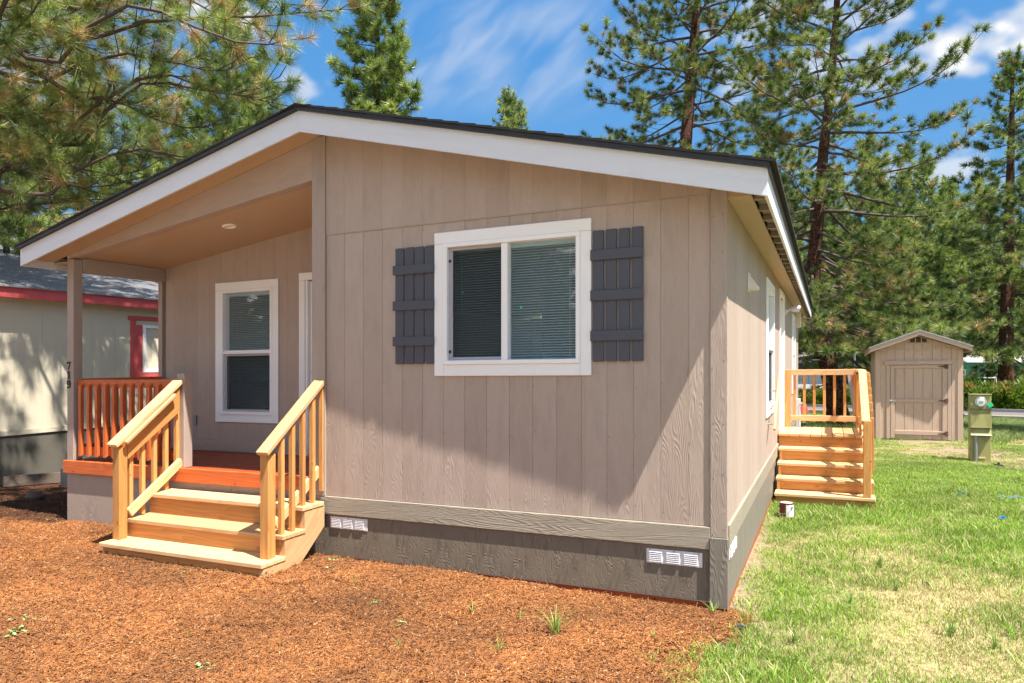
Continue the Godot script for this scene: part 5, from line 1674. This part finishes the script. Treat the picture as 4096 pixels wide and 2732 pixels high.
# A limb along pts with side twigs; fills tufts with [place, tint].
func limb_mesh(pts: Array, r0: float, from: float, per_m: float, tw: float, o: Dictionary, tufts: Array) -> MB:
	var m := mb()
	var rad := []
	for i in pts.size():
		rad.append(lerpf(r0, 0.007, pow(i * 1.0 / (pts.size() - 1), 0.8)))
	tube(m, pts, rad, o.get("sides", 5), false)
	var len := 0.0
	for i in pts.size() - 1:
		len += pts[i].distance_to(pts[i + 1])
	var n := int(len * (1.0 - from) * per_m) + 1
	var ts: float = o.get("tuft", 1.0)
	var step: float = o.get("step", 0.17)
	var dead: float = o.get("dead", 0.03)
	var lift: float = o.get("lift", 1.0)
	for k in n + 1:
		var s := from + (1.0 - from) * (k + rng.randf()) / (n + 1) if k < n else 1.0
		var fi := s * (pts.size() - 1)
		var i := mini(int(fi), pts.size() - 2)
		var p: Vector3 = pts[i].lerp(pts[i + 1], fi - i)
		var t: Vector3 = (pts[i + 1] - pts[i]).normalized()
		var side := 1.0 if (k % 2) == 0 else -1.0
		var d := t
		var l := 0.3
		if k < n:
			d = t.rotated(Vector3.UP, side * deg_to_rad(rng.randf_range(28, 72)))
			d = (d + Vector3(0, rng.randf_range(-0.25, 0.45), 0)).normalized()
			l = tw * rng.randf_range(0.45, 1.15) * (1.25 - 0.75 * s)
		var q := [p]
		var dd := d
		for e in 3:
			dd = (dd + Vector3(rng.randfn(0, 0.14), rng.randf_range(-0.06, 0.22), rng.randfn(0, 0.14))).normalized()
			q.append(q[-1] + dd * l / 3.0)
		tube(m, q, [0.010, 0.008, 0.006, 0.004], 3, false)
		var gone: float = dead + (o.get("bare", 0.0) if s < 0.55 else 0.0)
		tufts.append([facing(q[3], dd, ts * rng.randf_range(0.8, 1.2)), needle_tint(dead) * lift])
		var at := l - step * rng.randf_range(0.7, 1.1)
		while at > l * 0.30:
			var fe := at / l * 3.0
			var ii := mini(int(fe), 2)
			var pp: Vector3 = q[ii].lerp(q[ii + 1], fe - ii)
			if rng.randf() > gone:
				var ax: Vector3 = (q[ii + 1] - q[ii]).normalized()
				var out := (ax + Vector3(rng.randfn(0, 0.6), rng.randf_range(-0.1, 0.7), rng.randfn(0, 0.6))).normalized()
				var st := pp + out * rng.randf_range(0.05, 0.16)
				tufts.append([facing(st, out, ts * rng.randf_range(0.65, 1.05)), needle_tint(dead) * lift])
			at -= step
	return m

func crown(parent: Node, mesh: Mesh, tufts: Array) -> void:
	var xs := []
	var cs := []
	for t in tufts:
		xs.append(t[0]); cs.append(t[1])
	multi("crown", mesh, xs, cs, M.needle, parent)

func along(path: Array, t: float) -> Vector3:
	var f := clampf(t, 0.0, 0.9999) * (path.size() - 1)
	var i := int(f)
	var p0: Vector3 = path[maxi(i - 1, 0)]
	var p3: Vector3 = path[mini(i + 2, path.size() - 1)]
	return path[i].cubic_interpolate(path[i + 1], p0, p3, f - i)

# path: trunk points relative to the foot.
func pine(root: Node3D, path: Array, r0: float, n: int, t0: float, reach: Callable, per_m: float, tw: float, mesh: Mesh, o := {}) -> void:
	sheared = false
	var pts := []
	var rad := []
	for i in 19:
		var t := i / 18.0
		pts.append(along(path, t))
		rad.append((r0 * pow(1.0 - t, 0.85) + 0.025) * (1.0 + 0.35 * exp(-t * 45.0)))
	var m := mb()
	tube(m, pts, rad, 12, true)
	obj("trunk", m, M.bark, root)
	var tufts := []
	for i in n:
		var t := t0 + (1.0 - t0) * pow((i + rng.randf() * 0.9) / n, o.get("bias", 1.0))
		var p := along(path, t)
		var az := i * 2.39996 + rng.randfn(0, 0.35)
		var L: float = reach.call(t) * rng.randf_range(0.65, 1.15)
		var pitch := lerpf(o.get("low", -0.12), o.get("high", 0.85), pow((t - t0) / (1.0 - t0), 1.6)) + rng.randfn(0, 0.14)
		var q := [p]
		for k in 6:
			var s := (k + 1) / 6.0
			var pa := pitch - 0.30 * sin(s * PI) + 0.45 * s * s
			az += rng.randfn(0, 0.10)
			q.append(q[-1] + Vector3(cos(az) * cos(pa), sin(pa), sin(az) * cos(pa)) * L / 6.0)
		var oo := o.duplicate()
		if o.has("low_dead") and t < t0 + 0.22:
			oo.dead = o.low_dead
		obj("limb", limb_mesh(q, 0.012 + L * 0.011, o.get("from", 0.25), per_m, minf(tw, L * 0.45), oo, tufts), M.twig, root)
	# leader
	var tip := along(path, 1.0)
	for k in 5:
		tufts.append([facing(tip + Vector3(0, -0.25 * k, 0), Vector3(rng.randfn(0, 0.3), 1, rng.randfn(0, 0.3)), o.get("tuft", 1.0)), needle_tint(0.0)])
	crown(root, mesh, tufts)
	sheared = true

func build_trees() -> void:
	var fine := tuft_mesh(95, 0.25, 0.0058, 15.0, 105.0)
	var mid := tuft_mesh(85, 0.25, 0.013, 12.0, 95.0)
	var coarse := tuft_mesh(60, 0.36, 0.026, 10.0, 90.0)
	# the big ponderosa whose boughs hang over the roof; its trunk stands left of the picture
	var foot := Vector3(-13.5, ground(-13.5, 0.7), 0.7)
	var A := thing("pine_tree", "ponderosa pine whose cone-tipped boughs hang over the left roof slope", "tree", foot, "pines around the houses")
	sheared = false
	var pts := []
	var rad := []
	for i in 14:
		pts.append(Vector3(0.15 * sin(i * 0.7), i * 1.25, 0.1 * cos(i * 0.9)))
		rad.append(0.36 * pow(1.0 - i / 13.5, 0.7) + 0.02)
	var m := mb()
	tube(m, pts, rad, 14)
	obj("trunk", m, M.bark, A)
	var tufts := []
	var o := {"tuft": 0.95, "step": 0.15, "dead": 0.17, "lift": 1.3, "sides": 6}
	var goals := []
	for row in [[-330, 1480], [-200, 1400], [-90, 1330], [10, 1180], [20, 1390], [90, 1090], [160, 1190], [230, 980], [300, 1130], [360, 760], [420, 1120], [480, 900], [540, 1040], [600, 820], [660, 640], [720, 520], [780, 420], [840, 240], [60, 700], [190, 560], [310, 430], [450, 380], [570, 300], [690, 180], [-40, 420], [-140, 800], [130, 200], [880, 60], [380, 60], [260, 150], [250, 700], [540, 560]]:
		goals.append([row[1] + rng.randf_range(-30, 30), row[0] + rng.randf_range(-20, 20), rng.randf_range(10.2, 13.6) if row[1] < 900 else rng.randf_range(9.4, 12.0)])
	# boughs that reach over the gap between the houses, above the picture
	for g in [[330, -330, 7.6], [450, -210, 7.4], [560, -380, 7.3], [250, -180, 8.0], [640, -260, 7.2], [420, -480, 7.8]]:
		goals.append(g)
	for g in goals:
		var e := spot(g[0], g[1], g[2]) - foot
		var h0 := clampf(e.y - rng.randf_range(-0.9, 1.6), 2.8, 13.0)
		var s0 := Vector3(0, h0, 0)
		var c1 := s0.lerp(e, 0.35) + Vector3(rng.randfn(0, 0.6), rng.randf_range(-0.6, 1.3), rng.randfn(0, 0.6))
		var c2 := s0.lerp(e, 0.75) + Vector3(rng.randfn(0, 0.5), rng.randf_range(-1.5, 0.5), rng.randfn(0, 0.5))
		var q := []
		var off := rng.randf() * 100.0
		for k in 19:
			var u := k / 18.0
			var wig := Vector3(noise_b.get_noise_2d(off, u * 130.0), noise_b.get_noise_2d(off + 30.0, u * 130.0) * 1.3, noise_b.get_noise_2d(off + 60.0, u * 130.0)) * 0.6 * sin(u * PI)
			q.append(s0.bezier_interpolate(c1, c2, e, u) + wig)
		var L := s0.distance_to(e)
		obj("limb", limb_mesh(q, 0.016 + L * 0.008, clampf(1.0 - 4.8 / L, 0.3, 0.7), 5.8, 0.95, o, tufts), M.twig, A)
	# a few limbs on the unseen sides, so that the tree is whole
	for k in 14:
		var az := deg_to_rad(100.0 + k * 17.0)
		var e := Vector3(cos(az) * 4.0, 5.5 + k * 0.7, sin(az) * 4.0)
		var q := []
		for j in 7:
			q.append(Vector3(0, e.y - 0.6, 0).lerp(e, j / 6.0) + Vector3(0, -0.4 * sin(j / 6.0 * PI), 0))
		obj("limb", limb_mesh(q, 0.06, 0.35, 5.0, 0.8, o, tufts), M.twig, A)
	crown(A, fine, tufts)
	var buds := []
	for t in tufts:
		if rng.randf() < 0.22:
			buds.append(t[0])
	# needles shed onto the roof's left edge
	sheared = true
	var litter := []
	var litter_hue := []
	for q in [-7.22, -7.05, -6.93, -6.74, -6.62, -6.5, -6.3, -5.7]:
		var p := Vector3(q, fascia_line(q) + 0.25, 0.30 + rng.randfn(0, 0.04))
		litter.append(facing(p, Vector3(rng.randfn(0, 1), 0.12, rng.randfn(0, 1)), rng.randf_range(0.3, 0.5)))
		litter_hue.append(Color(0.46, 0.30, 0.14) * rng.randf_range(0.8, 1.2))
	var li := multi("pine_litter", fine, litter, litter_hue, M.needle)
	tag(li, "brown pine needles lying along the left edge of the roof", "pine needles")
	sheared = false
	var bm := mb()
	for k in 7:
		var a := k * 0.9
		var c := Vector3(cos(a) * 0.012, 0.012 + 0.004 * k, sin(a) * 0.012)
		lathe(bm, [Vector2(0.0001, 0.018), Vector2(0.008, 0.008), Vector2(0.007, -0.006), Vector2(0.0001, -0.014)], 5, Transform3D(Basis(), c))
	multi("pollen_cones", bm.mesh(), buds, [], mat(lin(0.50, 0.27, 0.09), 0.8), A)
	sheared = true
	# the tall pine behind the landing
	var base := spot(3358, 1690, 22.0)
	var B := thing("pine_tree", "tall orange-barked ponderosa pine rising right behind the side landing", "tree", Vector3(base.x, ground(base.x, base.z) - 0.05, base.z), "pines around the houses")
	var path := []
	for q in [[3358, 1705], [3335, 1560], [3303, 1420], [3264, 1260], [3252, 1100], [3270, 900], [3292, 620], [3322, 350], [3345, 60], [3362, -260], [3370, -520]]:
		path.append(spot(q[0], q[1], 22.0) - B.position)
	pine(B, path, 0.29, 118, 0.25, func(t): return 3.5 + 1.3 * sin(clampf((t - 0.14) / 0.5, 0, 1) * PI * 0.5) - 3.3 * maxf(t - 0.55, 0.0) / 0.45, 5.6, 1.05, mid, {"tuft": 1.0, "step": 0.155, "dead": 0.05, "low_dead": 0.12, "low": -0.35, "high": 0.9, "bare": 0.3})
	# low dying limbs with brown needles hanging beside the trunk
	sheared = false
	var brown := []
	for k in 9:
		var p := along(path, 0.10 + 0.018 * k)
		var dir := (rt * rng.randf_range(0.4, 1.0) + fw * rng.randf_range(-0.8, 0.5)).normalized() if k % 4 else (-rt * 0.6 - fw * 0.5).normalized()
		var q := [p]
		for j in 6:
			q.append(q[-1] + (dir + Vector3(rng.randfn(0, 0.15), 0.25 - 0.17 * j + rng.randfn(0, 0.08), rng.randfn(0, 0.15))) * rng.randf_range(0.28, 0.40))
		obj("limb", limb_mesh(q, 0.035, 0.3, 3.0, 0.7, {"tuft": 0.85, "step": 0.3, "dead": 0.7, "bare": 0.5}, brown), M.twig, B)
	var hang := []
	var hues := []
	for t in brown:
		hang.append(Transform3D(t[0].basis, t[0].origin)); hues.append(t[1])
	multi("brown_needles", mid, hang, hues, M.needle, B)
	sheared = true
	# pine over the roof to its left
	base = spot(2690, 1660, 28.0)
	var C := thing("pine_tree", "open-crowned pine behind the roof, left of the tall orange-barked pine", "tree", Vector3(base.x, ground(base.x, base.z) - 0.05, base.z), "pines around the houses")
	path = []
	for q in [[2690, 1665], [2705, 1200], [2730, 750], [2765, 300], [2790, 0], [2812, -330], [2820, -640]]:
		path.append(spot(q[0], q[1], 28.0) - C.position)
	pine(C, path, 0.33, 96, 0.36, func(t): return 5.6 - 4.6 * (t - 0.36) / 0.64, 4.6, 1.25, mid, {"tuft": 1.15, "step": 0.19, "dead": 0.05, "low": 0.0, "high": 0.8, "bare": 0.3})
	# pine at the right edge, beyond the hedge
	base = spot(4022, 1630, 39.0)
	var D := thing("pine_tree", "narrow-topped pine at the right edge standing in front of the teal house", "tree", Vector3(base.x, ground(base.x, base.z) - 0.05, base.z), "pines around the houses")
	path = []
	for q in [[4022, 1635], [4026, 1300], [4036, 900], [4046, 500], [4050, 240]]:
		path.append(spot(q[0], q[1], 39.0) - D.position)
	pine(D, path, 0.40, 86, 0.17, func(t): return 4.3 - 3.9 * (t - 0.22) / 0.78, 5.0, 1.3, coarse, {"tuft": 1.05, "step": 0.22, "dead": 0.03, "low": -0.3, "high": 0.9})
	# dense tree behind the ridge
	base = spot(1500, 1640, 29.0)
	var E := thing("pine_tree", "dense bright green conifer standing behind the roof ridge", "tree", Vector3(base.x, ground(base.x, base.z) - 0.05, base.z), "pines around the houses")
	path = []
	for q in [[1500, 1650], [1505, 1000], [1508, 400], [1512, -260]]:
		path.append(spot(q[0], q[1], 29.0) - E.position)
	pine(E, path, 0.28, 150, 0.25, func(t): return 3.2 - 2.7 * (t - 0.25) / 0.75, 7.0, 1.1, coarse, {"tuft": 1.0, "step": 0.18, "dead": 0.0, "low": -0.1, "high": 0.8, "from": 0.15, "lift": 1.35})
	# background trees: two kinds, copied
	var P := thing("pine_tree", "pine", "tree", Vector3.ZERO, "background trees")
	pine(P, [Vector3.ZERO, Vector3(0.15, 5, 0.1), Vector3(0.0, 10, -0.1), Vector3(0.1, 16, 0)], 0.26, 110, 0.25, func(t): return 4.2 - 3.7 * (t - 0.25) / 0.75, 5.0, 1.1, coarse, {"tuft": 1.1, "step": 0.22, "dead": 0.02, "low": -0.25, "high": 0.8, "from": 0.15, "lift": 1.2})
	var Q := thing("fir_tree", "fir", "tree", Vector3.ZERO, "background trees")
	pine(Q, [Vector3.ZERO, Vector3(0.05, 5, 0.0), Vector3(0.0, 10, 0.05), Vector3(0.0, 15, 0)], 0.2, 120, 0.08, func(t): return 2.5 - 2.3 * (t - 0.08) / 0.92, 6.0, 0.8, coarse, {"tuft": 0.8, "step": 0.2, "dead": 0.0, "low": -0.2, "high": 0.75, "from": 0.1, "lift": 1.25})
	var firs := [[2030, 385, 48.0, "slender fir tip showing above the middle of the roof"], [2072, 432, 52.0, "rounder fir tip just right of the slender one above the roof"]]
	var first := true
	for f in firs:
		var b := spot(f[0], 1533, f[2])
		var y := ground(b.x, b.z)
		var h: float = 1.65 + (1533.0 - f[1]) / FPX * f[2] - y
		if first:
			Q.position = Vector3(b.x, y, b.z)
			Q.scale = Vector3.ONE * (h / 15.0)
			Q.set_meta("label", f[3])
			first = false
		else:
			copy(Q, f[3], Vector3(b.x, y, b.z), 1.3, h / 15.0)
	first = true
	for f in [[905, -10, 27.0, "pine with pointed top showing through the boughs left of the ridge"], [330, 240, 31.0, "green pine behind the overhanging boughs, above the beige house's roof"], [20, 420, 25.0, "bright green pine at the far left edge behind the boughs"], [620, 300, 36.0, "pine behind the left roof slope, between its two neighbours"], [1010, 420, 40.0, "low pine behind the left roof slope nearest the ridge"],
		[3480, 640, 45.0, "background pine right of the tall orange-barked pine"], [3690, 660, 50.0, "tallest background pine above the shed roof"], [3860, 850, 58.0, "background pine above the teal house's roof"], [3270, 760, 66.0, "background pine directly behind the orange-barked trunk"], [3060, 620, 60.0, "background pine behind the roof's right corner"], [3170, 900, 72.0, "pine behind the eave's far end"], [3600, 860, 40.0, "leafy pine just behind the shed's ridge"], [4120, 700, 60.0, "background pine cut off by the right edge"], [3770, 980, 64.0, "distant pine left of the teal house's roof"], [3400, 900, 74.0, "distant pine beyond the blue-grey building"], [3540, 760, 66.0, "distant pine between two nearer ones left of the shed's ridge"], [3980, 900, 70.0, "distant pine behind the narrow-topped one"], [3340, 690, 54.0, "background pine between the orange-barked trunk and the shed"], [3610, 720, 57.0, "broad background pine over the shed's right roof slope"], [3790, 740, 55.0, "background pine between the shed and the narrow-topped pine"], [3930, 800, 62.0, "background pine left of the narrow-topped one's trunk"], [2900, 640, 46.0, "background pine low over the roof's right half"]]:
		var b := spot(f[0], 1533, f[2])
		var y := ground(b.x, b.z)
		var h: float = 1.65 + (1533.0 - f[1]) / FPX * f[2] - y
		if first:
			P.position = Vector3(b.x, y, b.z)
			P.scale = Vector3.ONE * (h / 16.0)
			P.set_meta("label", f[3])
			first = false
		else:
			copy(P, f[3], Vector3(b.x, y, b.z), f[0] * 0.01, h / 16.0)
	# across the street behind the photographer: seen in the window glass
	copy(P, "pine just outside the right edge shading the tall grass behind the meter pedestal", Vector3(10.2, ground(10.2, -16.0), -16.0), 0.4, 0.85)
	var k := 0
	for p in [[-23.0, 16.0], [-9.2, 17.0], [-12.5, 20.0], [-19.0, 19.0]]:
		copy(P, ["pine mirrored in the porch window glass, left of centre", "pine mirrored in the big window's left pane", "pine mirrored in the big window's right pane", "pine mirrored at the edge of the porch window glass"][k], Vector3(p[0], ground(p[0], p[1]), p[1]), k * 1.7, 0.75 + 0.08 * k)
		k += 1

# ------------------------------------------------------------------ small plants
func blades(n: int, h: float, w: float, spread: float, c0: Color, c1: Color) -> MB:
	sheared = false
	var m := mb(true)
	sheared = true
	for i in n:
		var a := rng.randf() * TAU
		var out := Vector3(cos(a), 0, sin(a))
		var s := Vector3(-out.z, 0, out.x) * w * 0.5
		var l := h * rng.randf_range(0.5, 1.1)
		var bend := rng.randf_range(0.05, 1.0) * spread
		var p := out * rng.randf() * h * 0.10
		var c := c0.lerp(c1, rng.randf())
		var prev := p
		for k in 4:
			var t := (k + 1) / 4.0
			var q := p + Vector3.UP * l * (t - 0.45 * bend * t * t) + out * l * bend * t * t
			var w0 := 1.0 - 0.7 * k / 4.0
			var w1 := 1.0 - 0.7 * (k + 1) / 4.0 if k < 3 else 0.05
			m.quad(prev - s * w0, prev + s * w0, q + s * w1, q - s * w1, Vector2.ZERO, Vector2.ZERO, Vector2.ZERO, Vector2.ZERO, c)
			prev = q
	return m

func leafy(n: int, size: float, c0: Color, c1: Color) -> MB:
	sheared = false
	var m := mb(true)
	sheared = true
	for i in n:
		var a := rng.randf() * TAU
		var r := size * sqrt(rng.randf())
		var p := Vector3(cos(a) * r, size * rng.randf_range(0.15, 0.8), sin(a) * r)
		var l := size * rng.randf_range(0.25, 0.45)
		var b := Basis(Vector3.UP, rng.randf() * TAU) * Basis(Vector3.RIGHT, rng.randf_range(-0.6, 0.3))
		var c := c0.lerp(c1, rng.randf())
		var e := []
		for k in 6:
			var t := TAU * k / 6.0
			e.append(p + b * Vector3(cos(t) * l * 0.42, 0.08 * l * cos(t * 2.0), sin(t) * l * 0.6))
		for k in 6:
			m.tri(p, e[(k + 1) % 6], e[k], Vector2.ZERO, Vector2.ZERO, Vector2.ZERO, c)
		m.tri(Vector3(cos(a) * r * 0.3, 0, sin(a) * r * 0.3), Vector3(cos(a) * r * 0.3 + 0.002, 0, sin(a) * r * 0.3), p, Vector2.ZERO, Vector2.ZERO, Vector2.ZERO, c)
	return m

func build_plants() -> void:
	var ga := Color(0.14, 0.26, 0.04)
	var gb := Color(0.34, 0.40, 0.12)
	# grass clumps in the bark
	for q in [[-0.944, 0.936, 0.25, 46, "large clump of grass growing out of the bark, biggest of all"], [-1.18, 1.287, 0.15, 16, "small upright grass clump just below the biggest one"], [-1.632, 0.761, 0.12, 14, "grass clump in the bark below the big window's left half"], [-2.0, 0.80, 0.10, 10, "thin grass sprig left of the clump under the window"], [-1.25, 0.80, 0.14, 7, "leaning grass sprig between two larger clumps"], [-0.35, 0.75, 0.13, 10, "sparse grass sprig in the bark near the lawn edge"], [-0.30, 1.05, 0.12, 12, "short grass clump where the bark meets the lawn"], [-2.75, 0.62, 0.14, 8, "wispy grass sprig right of the steps"], [-0.08, 0.10, 0.14, 30, "dark grass tuft squeezed under the house corner board"], [-1.75, 1.5, 0.09, 10, "grass shoot near the bottom of the bark bed"], [-3.1, 1.9, 0.09, 9, "grass shoot in the bark at the bottom left of centre"]]:
		var o := obj("grass_clump", blades(q[3], q[2], 0.007 if q[2] > 0.2 else 0.005, 0.75, ga, gb), M.blade)
		o.position = Vector3(q[0], mulch_height(q[0], q[1]) - 0.01, q[1])
		tag(o, q[4], "grass clump", "grass clumps in the bark")
	# broad-leaved weeds
	for q in [[-4.388, 2.171, 0.06, "bluish weed at the left edge of the bark, upper of two"], [-4.262, 2.119, 0.055, "bluish weed just right of its twin at the left edge"], [-4.105, 2.34, 0.07, "bright green weed below the two bluish ones"], [-4.228, 0.545 + 0.42, 0.045, "small weed in front of the lowest stair tread"], [-5.223, 1.288, 0.05, "pale green weed left of the steps"], [-2.347, 0.921, 0.05, "clover-like weed under the big window, left one"], [-2.185, 0.855, 0.035, "clover-like weed under the big window, right one"], [-1.973, 1.18, 0.05, "bluish sprig in the middle of the bark"], [-3.30, 0.20, 0.06, "leafy weed against the house by the stair stringer"], [-7.35, 0.05, 0.06, "bright weed in front of the porch skirting's left corner"], [-6.1, 0.14, 0.05, "weed at the foot of the porch skirting"], [-2.6, 2.2, 0.06, "bluish weed at the bottom edge below the window"], [-3.15, 0.42, 0.045, "tiny weed right of the stair stringer"]]:
		var o := obj("weed", leafy(14, q[2], Color(0.16, 0.32, 0.10), Color(0.30, 0.46, 0.20)), M.blade)
		o.position = Vector3(q[0], mulch_height(q[0], q[1]), q[1])
		tag(o, q[3], "weed", "weeds in the bark")
	# coarser clumps in the lawn
	for q in [[1.063, -1.687, 0.14, 50, "dark green grass clump standing proud of the dry turf"], [1.374, -0.175, 0.15, 34, "broad-bladed grass clump in the dry turf at the bottom right"], [1.378, -1.297, 0.10, 30, "flattened grass clump right of the dark green one"], [1.135, -1.05, 0.09, 26, "low grass clump just in front of the dark green one"], [1.6, -0.05, 0.13, 24, "grass clump nearest the bottom right corner"], [0.45, 0.35, 0.12, 34, "soft grass clump at the edge of the bark"], [1.9, -2.6, 0.10, 40, "long grass clump in the shade line at right"], [0.25, 0.95, 0.10, 40, "grass clump spreading into the bark at the bottom"], [0.8, -0.6, 0.10, 24, "thin grass clump in the middle of the dry turf"], [0.62, -0.1, 0.09, 22, "small grass clump off the house corner"], [0.9, -4.35, 0.10, 22, "leafy clump against the bottom step of the side landing"]]:
		var o := obj("grass_clump", blades(q[3], q[2], 0.007, 0.9, Color(0.09, 0.19, 0.03), Color(0.24, 0.34, 0.08)), M.blade)
		o.position = Vector3(q[0], ground(q[0], q[1]) - 0.01, q[1])
		tag(o, q[4], "grass clump", "taller clumps in the lawn")
	# junipers along the street
	sheared = false
	var sm := mb(true)
	for i in 34:
		var a := rng.randf() * TAU
		var f := rng.randf_range(0.1, 1.1)
		var d := Vector3(cos(a) * sin(f), cos(f), sin(a) * sin(f))
		var s := d.cross(Vector3(rng.randfn(), rng.randfn(), rng.randfn())).normalized() * 0.022
		var l := rng.randf_range(0.18, 0.36)
		var k := rng.randf_range(0.7, 1.25)
		var mid2 := d * l * 0.55
		sm.quad(-s * 0.5, s * 0.5, mid2 + s, mid2 - s, Vector2.ZERO, Vector2.ZERO, Vector2.ZERO, Vector2.ZERO, Color(k, k, k))
		sm.tri(mid2 - s, mid2 + s, d * l, Vector2.ZERO, Vector2.ZERO, Vector2.ZERO, Color(k, k, k))
	var spray := sm.mesh()
	sheared = true
	var protos := []
	for v in 2:
		var J := thing("juniper_bush", "juniper", "shrub", Vector3.ZERO, "junipers along the street")
		sheared = false
		var m := mb()
		for k in 7:
			var a := k * 0.9
			tube(m, [Vector3(0, 0, 0), Vector3(cos(a) * 0.4, 0.4, sin(a) * 0.4), Vector3(cos(a) * 0.8, 0.75, sin(a) * 0.8)], [0.04, 0.03, 0.012], 5, false)
		obj("stem", m, M.twig, J)
		sheared = true
		var xs := []
		var cs := []
		for i in 330:
			var d := Vector3(rng.randfn(), absf(rng.randfn()), rng.randfn()).normalized()
			var lump := 0.72 + 0.34 * noise_b.get_noise_3d(d.x * 90.0 + v * 50.0, d.y * 90.0, d.z * 90.0) + 0.12 * rng.randf()
			var p := d * Vector3(1.15, 0.95, 1.15) * lump * pow(rng.randf(), 0.18)
			xs.append(facing(p, (d + Vector3(0, 0.6, 0) + Vector3(rng.randfn(0, 0.3), 0, rng.randfn(0, 0.3))).normalized(), rng.randf_range(0.7, 1.2)))
			var k := rng.randf()
			var c := Vector3(0.06, 0.12, 0.025).lerp(Vector3(0.24, 0.33, 0.06), k)
			if rng.randf() < 0.06:
				c = Vector3(0.36, 0.22, 0.09)
			cs.append(Color(c.x, c.y, c.z))
		multi("foliage", spray, xs, cs, M.needle, J)
		protos.append(J)
	var used := [false, false]
	var n := 0
	for q in [[3185, 40.5, 1.05, "juniper across the street, leftmost behind the landing's balusters"], [3262, 40.0, 1.0, "juniper across the street left of the orange-barked trunk"], [3345, 39.5, 1.05, "juniper across the street hidden partly by the trunk"], [3420, 38.8, 1.1, "juniper across the street by the grey metal pole"], [3490, 38.2, 1.0, "juniper across the street beside the shed's left wall"], [3800, 34.6, 1.25, "juniper hedge bush half hidden by the shed's right wall"], [3872, 34.2, 1.3, "yellow-green juniper just right of the shed"], [3945, 33.8, 1.2, "juniper behind the meter pedestal"], [4020, 33.4, 1.25, "juniper at the foot of the right-hand pine"], [4100, 33.2, 1.3, "juniper cut off by the right edge of the picture"], [3895, 37.0, 1.55, "taller dark juniper in front of the teal house"]]:
		var p := spot(q[0], 1533, q[1])
		var v := n % 2
		var at := Vector3(p.x, 0.42, p.z)
		if not used[v]:
			used[v] = true
			protos[v].position = at
			protos[v].scale = Vector3.ONE * q[2]
			protos[v].set_meta("label", q[3])
		else:
			copy(protos[v], q[3], at, n * 1.1, q[2])
		n += 1
